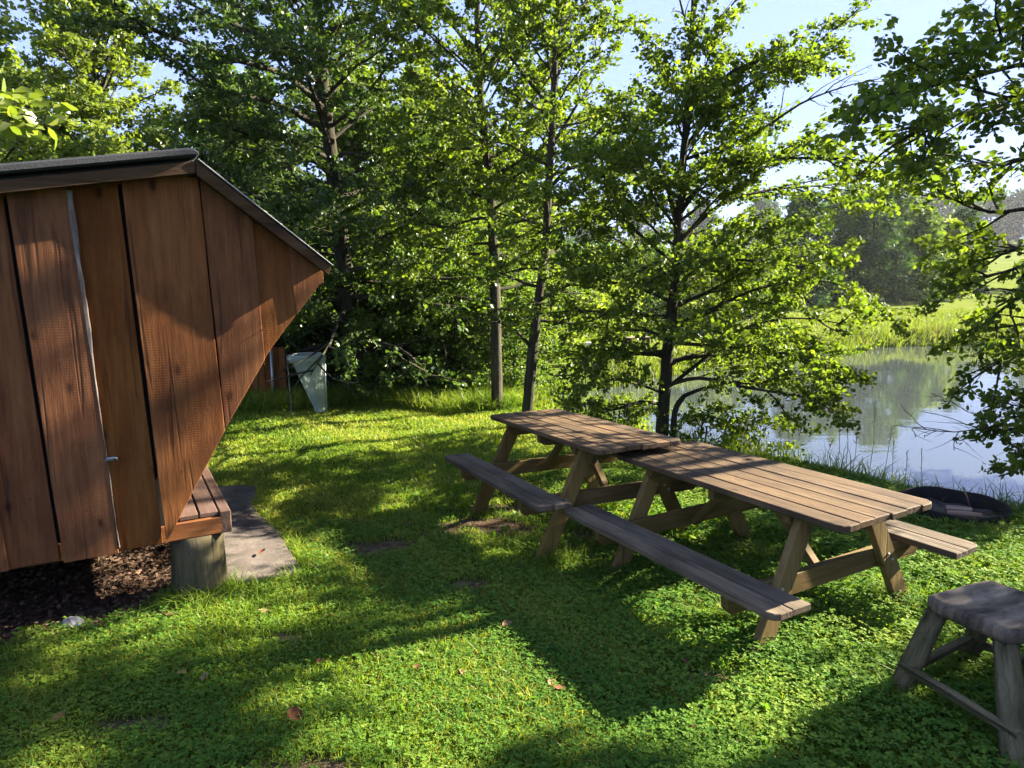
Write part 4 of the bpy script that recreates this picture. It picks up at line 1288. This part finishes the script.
for sx_ in (-.32, .32):
    m = MB(); m.board((sx_, -.13, 0), (sx_, -.13, .4), (1, 0, 0), .07, .07); m.board((sx_, .13, 0), (sx_, .13, .4), (1, 0, 0), .07, .07); m.board((sx_, -.17, .37), (sx_, .17, .37), (0, 0, 1), .06, .05); m.build('leg', M_barkD, o)
for i, (x_, y_, s_, lab) in enumerate(((3.0, 20.2, .22, 'largest of the grey stones on the sandy patch of the far shore'), (3.35, 21.4, .16, 'rounded grey stone behind the bench on the far shore'), (4.3, 20.9, .14, 'small grey stone right of the bench on the far shore'))):
    rock('shore_stone', lab, (x_, y_, float(GZ(x_, y_)) + s_ * .3), (s_, s_ * .8, s_ * .6), M_stone, 10 + i)
pz = float(GZ(29, 45.0))
o = thing('utility_pole', 'thin wooden pole with a crossarm in front of the far trees', 'pole', (28.9, 45, pz))
m = MB(); m.tube([(0, 0, -.2), (0, 0, 2.6)], [.07, .05], 8); m.build('pole', M_post, o)
m = MB(); m.board((-.6, 0, 2.3), (.6, 0, 2.3), (0, 0, 1), .08, .06); m.build('crossarm', M_post, o)

# ------------------------------------------------------------------ trees
def base_of(p): return (float(p[0]), float(p[1]), float(GZ(p[0], p[1])))
def trunk_px(pts, Y, dY=0.0):
    """trunk axis through picture points, at distance Y (leaning dY over its length), foot on the ground"""
    P = [aty(a, b, Y + dY * i / (len(pts) - 1)) for i, (a, b) in enumerate(pts)]
    P[0][2] = float(GZ(P[0][0], P[0][1])) - .12
    return np.array(P)
def smooth(P, n=4):
    P = np.array(P); t = np.linspace(0, len(P) - 1, (len(P) - 1) * n + 1); out_ = []
    for q in t:
        i = min(int(q), len(P) - 2); f = q - i
        p0, p1, p2, p3 = P[max(i - 1, 0)], P[i], P[i + 1], P[min(i + 2, len(P) - 1)]
        out_.append(.5 * ((2 * p1) + (-p0 + p2) * f + (2 * p0 - 5 * p1 + 4 * p2 - p3) * f * f + (-p0 + 3 * p1 - 3 * p2 + p3) * f ** 3))
    return np.array(out_)
def limb_px(pts):
    return smooth([aty(a, b, Y) for a, b, Y in pts], 3)

# the alder at the water's edge, right of the tables' far end
t = Tree(101, leaf=.050, per_twig=27, reject=.38, twig_gap=.10, sub_gap=.16)
tr_ = smooth(trunk_px([(661, 444), (664, 400), (668, 350), (673, 300), (677, 250), (680, 200), (684, 150), (688, 100), (692, 40), (695, -40)], 8.0))
t.stem(tr_, .085, .022)
t.stem(smooth([tr_[0] + np.array([.13, -.02, 0]), aty(675, 412, 7.95), aty(684, 396, 7.9)]), .040, .030)
for pts in ([(684, 396, 7.9), (705, 388, 7.7), (745, 381, 7.5), (790, 384, 7.2), (815, 395, 7.0)],
            [(671, 385, 8.0), (705, 358, 7.8), (735, 332, 7.5), (790, 318, 7.1), (850, 325, 6.8)],
            [(672, 330, 8.0), (720, 305, 7.9), (770, 285, 7.8), (830, 282, 7.6), (870, 300, 7.4)],
            [(676, 275, 8.0), (715, 260, 7.8), (765, 262, 7.5), (820, 270, 7.2)],
            [(677, 245, 8.0), (720, 205, 8.2), (770, 190, 8.4), (830, 185, 8.6), (890, 178, 8.8)],
            [(679, 215, 8.0), (715, 170, 7.7), (760, 160, 7.4), (830, 158, 7.1), (900, 165, 6.9)],
            [(684, 150, 8.0), (720, 105, 8.2), (760, 78, 8.4), (800, 55, 8.5), (845, 20, 8.6)],
            [(686, 110, 8.0), (735, 70, 7.8), (775, 60, 7.7), (815, 62, 7.6)],
            [(678, 235, 8.0), (662, 170, 8.0), (640, 140, 8.1), (612, 115, 8.2)],
            [(674, 290, 8.0), (640, 265, 7.9), (610, 262, 7.7), (575, 275, 7.5)],
            [(670, 340, 8.0), (655, 320, 7.9), (620, 310, 7.6), (590, 322, 7.4)],
            [(668, 360, 8.0), (650, 352, 8.0), (615, 340, 8.1), (585, 350, 8.2)],
            [(672, 300, 8.0), (700, 275, 8.6), (740, 255, 9.2), (800, 250, 9.8)],
            [(680, 200, 8.0), (640, 170, 8.6), (610, 180, 9.0)],
            [(665, 405, 8.0), (640, 402, 7.7), (612, 410, 7.4), (590, 402, 7.2)]):
    t.limb(limb_px(pts), .027)
for pts in ([(690, 60, 8), (720, 20, 7.9), (760, -30, 7.8)], [(693, 20, 8), (700, -10, 8), (716, -60, 8)], [(691, 45, 8), (680, 0, 8), (668, -60, 8)], [(683, 160, 8.0), (752, 135, 7.8), (800, 104, 7.6), (840, 88, 7.5), (872, 80, 7.4)]):
    t.limb(limb_px(pts), .020, bare=True, sublen=.3)
t.auto(tr_[:len(tr_) * 5 // 6], 1.75, .8, 46, t0=.24, up0=.15, up1=.9, r=.030)
t.limb(limb_px([(668, 385, 8.0), (700, 378, 7.6), (750, 388, 7.2), (800, 396, 6.9), (830, 402, 6.8)]), .03)
t.limb(limb_px([(668, 395, 8.0), (640, 385, 7.7), (610, 380, 7.4), (575, 392, 7.3)]), .02)
t.limb(limb_px([(668, 365, 8.0), (710, 350, 8.5), (770, 355, 8.8), (830, 365, 9.0)]), .03)
t.build('alder_tree', 'airy alder leaning over the water, two-stemmed at its foot, right behind the tables', 'tree', base_of(tr_[0]), LEAF['alder'], 'trees at the edge of the lawn')

# the slender tree in the middle
t = Tree(102, leaf=.055, per_twig=22, reject=.8, twig_gap=.12)
tr_ = smooth(trunk_px([(525, 412), (531, 370), (537, 310), (545, 250), (549, 180), (553, 110), (556, 40), (560, -50)], 9.2))
t.stem(tr_, .082, .03)
for pts in ([(548, 190, 9.2), (575, 160, 9.0), (600, 130, 8.8), (625, 95, 8.6)], [(550, 150, 9.2), (580, 100, 9.4), (605, 60, 9.6)], [(553, 110, 9.2), (520, 70, 9), (500, 40, 8.8)],
            [(534, 350, 9.2), (515, 330, 9), (497, 322, 8.8)], [(540, 300, 9.2), (570, 285, 9), (600, 290, 8.8)], [(556, 60, 9.2), (590, 30, 9), (630, 20, 8.8)], [(556, 50, 9.2), (540, 10, 9), (515, -20, 8.8)]):
    t.limb(limb_px(pts), .03)
t.auto(tr_, 1.0, 1.6, 38, t0=.26, up0=.1, up1=.9, r=.028)
t.build('slender_tree', 'slender dark-trunked tree leaning slightly right, directly behind the far table', 'tree', base_of(tr_[0]), LEAF['alder'], 'trees at the edge of the lawn')

# left of it
t = Tree(103, leaf=.064, per_twig=22, reject=.7, twig_gap=.12)
tr_ = smooth(trunk_px([(497, 410), (496, 330), (494, 260), (491, 200), (486, 150), (481, 100), (478, 40), (476, -50)], 10.6))
t.stem(tr_, .095, .04)
for pts in ([(486, 145, 10.6), (455, 122, 10.3), (425, 118, 10), (400, 118, 9.8)], [(484, 135, 10.6), (462, 100, 10.4), (440, 60, 10.2)], [(487, 150, 10.6), (515, 110, 10.4), (525, 80, 10.2)], [(480, 80, 10.6), (505, 40, 10.4), (530, 0, 10.2)], [(479, 60, 10.6), (450, 20, 10.4), (425, -20, 10)]):
    t.limb(limb_px(pts), .04)
t.auto(tr_, 1.5, 2.1, 46, t0=.22, up0=.05, up1=.9, r=.035)
t.build('broadleaf_tree', 'straight broadleaf tree just left of the slender tree, forking high up', 'tree', base_of(tr_[0]), LEAF['alder'], 'trees at the edge of the lawn')

# big dark tree
t = Tree(104, leaf=.070, per_twig=25, reject=.75, twig_gap=.13, sub_gap=.22)
tr_ = smooth(trunk_px([(357, 404), (353, 340), (346, 280), (338, 215), (330, 150), (322, 80), (316, 10), (312, -70)], 11.9))
t.stem(tr_, .19, .08)
for pts in ([(326, 110, 11.9), (285, 75, 11), (235, 60, 10.2), (180, 40, 9.6), (135, 20, 9.2), (95, -5, 9.0)], [(322, 70, 11.9), (280, 45, 11), (225, 20, 10), (170, -5, 9.4)], [(328, 130, 11.9), (280, 105, 11), (240, 95, 10.4), (205, 85, 10), (170, 60, 9.8)], [(331, 160, 11.9), (290, 140, 11.2), (250, 135, 10.7), (225, 125, 10.4)]):
    t.limb(limb_px(pts), .05, start=.3, sublen=.40)
t.auto(tr_, 2.7, 2.2, 72, t0=.12, up0=.05, up1=.95, r=.055, sublen=.45)
t.build('oak_tree', 'big dark dense oak behind the shelter roof, its boughs reaching left across the sky', 'tree', base_of(tr_[0]), LEAF['dark'], 'trees at the edge of the lawn', simple=True)

def quick_tree(seed, x_, y_, h, r, L0, L1, n, t0, leaf, per, mat, name, label, group, simple=True, reject=.5, lean=(0, 0), rt=.10, up1=1.0, gap=.15, sub=.26, keep=None, cat='tree'):
    t = Tree(seed, leaf=leaf, per_twig=per, twig_gap=gap, reject=reject, sub_gap=sub, twig_len=.28 + leaf, keep=keep, strict=.45 if reject > .9 else 0)
    z0 = float(GZ(x_, y_)); q = np.random.default_rng(seed)
    pts = [np.array([x_ + lean[0] * f + q.normal(0, .05) * h * .25 * f, y_ + lean[1] * f + q.normal(0, .04) * h * .2 * f, z0 - .12 + (h + .1) * f]) for f in (0, .2, .4, .6, .8, 1)]
    pts = smooth(pts, 3); t.stem(pts, rt, rt * .3)
    t.auto(pts, L0, L1, n, t0=t0, up0=.1, up1=up1, r=rt * .4)
    return t.build(name, label, cat, (x_, y_, z0), mat, group, simple=simple)

GL = 'trees behind the shelter'
quick_tree(201, -8.5, 14.8, 7.4, 2, 2.7, 1.35, 84, .20, .095, 26, LEAF['lime'], 'maple_tree', 'round-topped bright green maple behind the left half of the shelter roof', GL, simple=True, rt=.13, up1=1.2)
quick_tree(202, -7.9, 10.6, 6.8, 2, 1.7, .8, 50, .30, .08, 20, LEAF['lime'], 'maple_tree', 'yellow-green tree cut off by the left edge of the photo above the roof', GL, simple=True, rt=.10, up1=1.1)
quick_tree(203, -5.7, 15.2, 5.8, 2, 2.1, 1.0, 60, .12, .10, 22, LEAF['dark'], 'oak_tree', 'lower dark tree in the gap between the maple and the big oak', GL, rt=.12)
quick_tree(204, -12.5, 18.0, 6.5, 2, 2.8, 1.2, 60, .15, .17, 13, LEAF['lime'], 'maple_tree', 'farther light green tree behind the bright maple', GL, rt=.14)
# a bough with long hanging leaves near the left edge
t = Tree(205, leaf=.11, per_twig=6, reject=.3, twig_gap=.2)
q0 = np.array([-6.6, 4.9, float(GZ(-6.6, 4.9)) - .1])
tr_ = smooth([q0, q0 + np.array([.1, 0, 1.6]), q0 + np.array([.3, .1, 3.2]), q0 + np.array([.3, .2, 5.2])]); t.stem(tr_, .09, .03)
t.limb(limb_px([(-300, 60, 4.9), (-150, 85, 4.9), (-60, 95, 4.9), (-10, 105, 4.9), (12, 112, 4.9)]), .025, sublen=0.23)
t.auto(tr_, 1.3, .7, 16, t0=.5, up0=.3, up1=1., r=.02)
t.build('ash_tree', 'tree showing only a tip of long hanging leaves at the left edge above the roof', 'tree', base_of(q0), LEAF['lime'], GL)

# undergrowth below the trees
GU = 'bushes under the trees'
def bush(seed, x_, y_, h, w, n_stem, leaf, per, mat, label, name='hazel_bush', group=GU, simple=False, reject=.5, gap=.15, cat='bush'):
    t = Tree(seed, leaf=leaf, per_twig=per, twig_gap=gap, reject=reject, sub_gap=.22, twig_len=.22 + leaf)
    z0 = float(GZ(x_, y_)); q = np.random.default_rng(seed)
    for k in range(n_stem):
        a = 2 * PI * k / n_stem + q.uniform(-.4, .4); r_ = q.uniform(.15, .5) * w
        tip = np.array([x_ + math.cos(a) * r_ * 1.3, y_ + math.sin(a) * r_ * 1.3, z0 + h * q.uniform(.72, 1.0)])
        b0_ = np.array([x_ + math.cos(a) * .12, y_ + math.sin(a) * .12, z0 - .08])
        P = smooth([b0_, b0_ * .55 + tip * .45 + np.array([math.cos(a) * .1, math.sin(a) * .1, .05]), tip], 4)
        t.stem(P, .022, .008, 6)
        t.auto(P, w * .5, w * .28, int(12 * h / 2 + 4), t0=.08, up0=-.05, up1=.8, r=.012)
    return t.build(name, label, cat, (x_, y_, z0), mat, group, simple=simple, trunk_name='stems')
bush(301, -4.9, 13.2, 2.6, 1.9, 6, 0.068, 18, LEAF['shrub'], 'leafy bush behind the low fence and the shelter eave')
bush(302, -3.3, 13.3, 2.4, 1.7, 6, 0.064, 18, LEAF['shrub'], 'dark bush right behind the waste bag stand')
bush(303, -2.0, 12.5, 2.6, 1.8, 6, 0.064, 19, LEAF['shrub'], 'dense bush round the foot of the big oak')
bush(304, -.95, 12.0, 2.4, 1.7, 6, 0.060, 19, LEAF['shrub'], 'dense bush between the big oak and the forked tree')
bush(305, .0, 12.2, 2.3, 1.5, 5, 0.056, 18, LEAF['shrub'], 'bush behind the forked tree and the slender tree')
bush(306, -.45, 13.9, 3.4, 2.0, 6, 0.068, 16, LEAF['alder'], 'taller light green bush behind the forked tree')
bush(307, .75, 11.3, .45, .5, 4, 0.048, 15, LEAF['alder'], 'low leafy bush at the water behind the far table')
bush(308, 1.5, 9.2, .42, .5, 4, 0.048, 15, LEAF['alder'], 'low bush at the bank left of the alder foot', reject=0)
bush(309, 2.55, 7.95, .62, .9, 5, 0.048, 15, LEAF['alder'], 'low bright bush at the bank right of the alder foot', reject=0)
bush(310, -2.35, 11.6, .55, .7, 5, .06, 8, LEAF['shrub'], 'low nettle-like bush beside the waste bag stand')
bush(312, -2.8, 14.4, 3.6, 2.2, 6, .10, 9, LEAF['lime'], 'sunlit yellow-green bush glimpsed behind the big oak')

# second rank of trees behind
GB = 'trees of the wood behind'
quick_tree(401, -3.6, 16.5, 6.0, 2, 2.3, 1.2, 69, .12, 0.163, 15, LEAF['alder'], 'wood_tree', 'tree behind the left side of the big oak', GB)
quick_tree(402, -1.6, 16.0, 5.6, 2, 2.0, 1.1, 60, .12, 0.163, 15, LEAF['lime'], 'wood_tree', 'lighter tree between the big oak and the forked tree', GB)
quick_tree(403, -7.5, 19.5, 6.5, 2, 2.6, 1.3, 60, .1, 0.2, 15, LEAF['dark'], 'wood_tree', 'dark tree deep behind the left maple and the oak', GB)
quick_tree(404, -.2, 18.5, 4.4, 2, 2.1, 1.1, 54, .08, 0.175, 15, LEAF['lime'], 'wood_tree', 'bright tree glimpsed between the forked tree and the slender tree', GB)

# far shore
GF = 'trees and bushes on the far shore'
specs = [  # px, Y, h, w, mat, label
    (560, 19.5, 1.7, 1.6, 'lime', 'bright bush on the far shore behind the slender tree trunk'),
    (602, 22.5, 1.7, 1.9, 'lime', 'bright bush on the far shore between slender tree and alder'),
    (628, 27, 2.3, 2.4, 'far', 'green bush behind the far shore bench'),
    (700, 26, 2.2, 2.4, 'lime', 'bright bush on the far shore right behind the alder trunk'),
    (655, 33, 3.1, 3.0, 'far', 'rounded tree far behind the bench, left of the alder trunk'),
    (745, 31, 2.6, 2.8, 'far', 'rounded bush behind the low right limb of the alder'),
    (580, 31, 3.2, 3.0, 'farblue', 'darker tree beyond the far shore behind the slender tree'),
    (540, 27, 3.4, 3.0, 'far', 'green tree beyond the far shore left of the slender tree')]
for i, (px_, Y_, h, w, mt, lab) in enumerate(specs):
    P = aty(px_, 300, Y_)
    bush(500 + i, P[0], Y_, h, w, 5, .16, 7, LEAF[mt], lab, name='far_bush', group=GF, simple=True, reject=0, gap=.26)
specs = [(800, 37, 5.0, 2.8, 'farblue', 'dark tree at the left end of the far tree line across the meadow'),
         (835, 40, 5.3, 3.0, 'far', 'second tree of the far tree line from its left end'),
         (868, 39, 5.2, 2.8, 'farblue', 'bluish dark tree left of the tallest one in the far tree line'),
         (893, 43, 6.4, 3.0, 'far', 'tallest tree of the far tree line, pointed top above the meadow'),
         (918, 40, 4.3, 2.5, 'far', 'lighter tree right of the tallest one in the far tree line'),
         (938, 42, 3.8, 2.3, 'lime', 'yellowish tree near the right end of the far tree line'),
         (957, 47, 4.8, 2.0, 'farblue', 'narrow dark tree by the pole at the right end of the far tree line'),
         (770, 44, 4.0, 2.8, 'far', 'tree half hidden by the alder crown, beyond the far shore'),
         (1045, 48, 5.6, 2.6, 'far', 'tree beyond the meadow hidden behind the right-hand boughs')]
for i, (px_, Y_, h, w, mt, lab) in enumerate(specs):
    P = aty(px_, 300, Y_)
    quick_tree(520 + i, P[0], Y_, h, w, w * .75, w * .4, 44, .04, .24, 12, LEAF[mt], 'far_tree', lab, GF, reject=0, gap=.33, sub=.45, rt=.12)
# low dark hedge masses on the hill line, far away
GH = 'trees on the distant hill'
for i, (px_, Y_, h) in enumerate(((850, 150, 11), (880, 165, 12), (905, 150, 9), (930, 170, 12), (955, 160, 10), (985, 170, 11), (1015, 160, 10), (1045, 170, 12), (1080, 165, 11), (760, 150, 10), (800, 160, 11), (700, 170, 10), (640, 160, 11), (590, 170, 11), (545, 150, 10), (500, 170, 12))):
    P = aty(px_, 270, Y_)
    names = {850: 'left of the tallest far tree', 880: 'just behind the tallest far tree'}
    quick_tree(560 + i, P[0], Y_, h, 5, 6.0, 2.8, 34, .05, 1.0, 10, LEAF['farblue'], 'hill_tree', 'hazy round tree in the wooded line along the distant hilltop', GH, reject=0, gap=1.1, sub=1.3, rt=.3)

# ------------------------------------------------------------------ the tree on the right, its trunk outside the picture
t = Tree(601, leaf=.054, per_twig=22, reject=.68, twig_gap=.10, sub_gap=.17)
q0 = np.array([6.4, 5.95, float(GZ(6.4, 5.95)) - .1])
tr_ = smooth([q0, q0 + np.array([-.1, 0, 1.5]), q0 + np.array([-.25, .05, 3.0]), q0 + np.array([-.2, .1, 4.6]), q0 + np.array([0, .1, 6.4])]); t.stem(tr_, .12, .04)
def from_trunk(zz, pts, r=.03, **kw):
    k = int(np.argmin(abs(tr_[:, 2] - zz)))
    P = smooth([tr_[k]] + [aty(a, b, Y) for a, b, Y in pts], 3); t.limb(P, r, **kw)
from_trunk(3.3, [(1130, 95, 5.4), (1040, 65, 5.2), (980, 75, 5.1), (925, 88, 5.0), (872, 98, 4.95)], start=.42, sublen=0.26)
from_trunk(3.2, [(1130, 125, 5.3), (1050, 95, 5.0), (1000, 100, 4.9), (950, 118, 4.8), (905, 138, 4.75)], start=.42, sublen=0.25)
from_trunk(2.8, [(1120, 165, 5.4), (1050, 150, 5.5), (1005, 165, 5.6), (960, 160, 5.7)], start=.42, sublen=.22)
from_trunk(2.1, [(1120, 270, 5.4), (1050, 262, 5.5), (1010, 270, 5.5), (965, 285, 5.5)], start=.42, sublen=.22)
from_trunk(1.7, [(1120, 330, 5.4), (1060, 320, 5.4), (1020, 325, 5.4), (1000, 340, 5.4)], start=.45, sublen=.2)
from_trunk(3.7, [(1130, 30, 5.3), (1060, 20, 5.2), (1000, 42, 5.1), (955, 55, 5.1)], start=.42, sublen=0.26)
from_trunk(2.5, [(1120, 215, 5.5), (1040, 208, 5.6), (990, 212, 5.7), (945, 195, 5.8), (915, 175, 5.9)], start=.42, sublen=0.28)
from_trunk(2.3, [(1110, 250, 5.5), (1040, 245, 5.6), (1000, 255, 5.7), (975, 262, 5.8)], start=.45, sublen=0.23)
from_trunk(1.9, [(1110, 300, 5.4), (1050, 290, 5.5), (1015, 300, 5.5), (985, 325, 5.5)], start=.45, sublen=0.26)
from_trunk(1.5, [(1110, 370, 5.4), (1060, 345, 5.4), (1020, 350, 5.4), (990, 368, 5.4)], start=.5, sublen=0.22)
from_trunk(1.1, [(1120, 460, 5.3), (1090, 440, 5.3), (1055, 420, 5.3), (1018, 430, 5.3)], start=.5, sublen=0.22)
from_trunk(.9, [(1120, 480, 5.3), (1090, 480, 5.3), (1055, 470, 5.3), (1022, 455, 5.3)], start=.5, sublen=0.19)
from_trunk(.9, [(1110, 450, 5.3), (1050, 430, 5.4), (1000, 426, 5.5), (955, 432, 5.6), (915, 428, 5.7)], r=.012, bare=True, sublen=0.20)
t.strict = .01
t.auto(tr_, 1.3, 1.0, 26, t0=.25, up0=.15, up1=.9, r=.03, bias=(.6, -.8, .3))
t.build('alder_tree', 'tree at the right edge whose leafy boughs hang into the picture, trunk out of view', 'tree', base_of(q0), LEAF['alder'], 'trees at the edge of the lawn')
# unseen trees added to the right, crowns thinned to shape the foreground's shade
GR = 'unseen trees added along the right bank to shade the lawn'
for i, (x_, y_, h, L0, L1, n) in enumerate(((9.8, 5.9, 10.2, 2.3, 1.9, 74), (7.9, 4.4, 8.4, 2.0, 1.7, 64), (9.3, 7.6, 8.0, 2.4, 1.4, 46), (12.6, 9.2, 9.0, 2.8, 1.6, 50), (8.2, 2.6, 7.0, 2.2, 1.3, 44), (11.8, 3.6, 9.0, 2.8, 1.6, 50), (6.2, .6, 6.0, 1.8, 1.1, 36), (15.8, 6.0, 10.5, 3.0, 1.8, 50))):
    quick_tree(620 + i, x_, y_, h, 2, L0, L1, n, .14, .13, 9, LEAF['alder'], 'shade_tree', 'added unseen tree on the right bank, its crown shaped to shade the lawn', GR, reject=.97, rt=.14)
o = None

# ------------------------------------------------------------------ tall seeding grass stalks on the near bank
q = random.Random(77)
stalks = [(758, 455, 400), (768, 458, 415), (790, 455, 402), (800, 460, 425), (838, 462, 420), (846, 468, 408), (852, 462, 430), (868, 470, 400), (882, 474, 425), (893, 470, 440), (905, 478, 450), (827, 458, 440), (925, 482, 448), (780, 452, 430), (740, 450, 415)]
m = MB()
for i, (bx_, by0, ty0) in enumerate(stalks):
    Y_ = 6.2 + 1.0 * (940 - bx_) / 200
    P0 = aty(bx_, by0, Y_); P0[2] = float(GZ(P0[0], P0[1])) - .02
    P1 = aty(bx_ + q.uniform(-9, 12), ty0, Y_)
    mid = (P0 + P1) / 2 + np.array([q.uniform(-.03, .03), 0, .02])
    m.tube([P0, mid, P1], [.0035, .003, .0015], 4, cap=False)
    for k in range(9):
        f = .72 + .28 * k / 9; b_ = mid + (P1 - mid) * (f - .5) * 2
        m.tube([b_, b_ + np.array([q.uniform(-.035, .035), q.uniform(-.03, .03), .03])], [.004, .0015], 3, cap=False)
sg = m.build('seeding_grass', plain_mat('dry_stalk', (.20, .19, .09), .8))
tag(sg, 'thin seeding grass stalks standing up against the lake along the near bank', 'grass stalks', kind='stuff')

# ------------------------------------------------------------------ render settings
sc.render.engine = 'CYCLES'
cy = sc.cycles
cy.use_adaptive_sampling = True
cy.adaptive_threshold = .015
cy.use_denoising = True
try: cy.denoiser = 'OPENIMAGEDENOISE'
except Exception: pass
cy.max_bounces = 9; cy.diffuse_bounces = 5; cy.glossy_bounces = 3; cy.transmission_bounces = 5; cy.transparent_max_bounces = 6
cy.sample_clamp_indirect = 6
cy.caustics_reflective = False; cy.caustics_refractive = False
vs = sc.view_settings
sc.display_settings.display_device = 'sRGB'
vs.view_transform = 'Standard'; vs.look = 'None'; vs.gamma = 1.0; vs.use_curve_mapping = False
vs.exposure = 3.32
# ------------------------------------------------------------------ the damp morning air over the pond
m_h = bpy.data.materials.new('morning_air'); m_h.use_nodes = True
nt = m_h.node_tree; nt.nodes.clear()
out = nt.nodes.new('ShaderNodeOutputMaterial'); pv = nt.nodes.new('ShaderNodeVolumePrincipled')
pv.inputs['Color'].default_value = (.90, .94, 1.0, 1); pv.inputs['Density'].default_value = .00028; pv.inputs['Anisotropy'].default_value = .3
nt.links.new(pv.outputs[0], out.inputs['Volume'])
m = MB(); hx0, hx1, hy0, hy1, hz0, hz1 = -402, 402, -202, 422, -8, 22
V = [(x_, y_, z_) for z_ in (hz0, hz1) for x_, y_ in ((hx0, hy0), (hx1, hy0), (hx1, hy1), (hx0, hy1))]
m.raw(V, [(3, 2, 1, 0), (4, 5, 6, 7), (0, 1, 5, 4), (1, 2, 6, 5), (2, 3, 7, 6), (3, 0, 4, 7)])
hz_o = m.build('haze', m_h); tag(hz_o, 'thin pale morning haze in the air', 'haze', kind='stuff')
cy.volume_bounces = 0
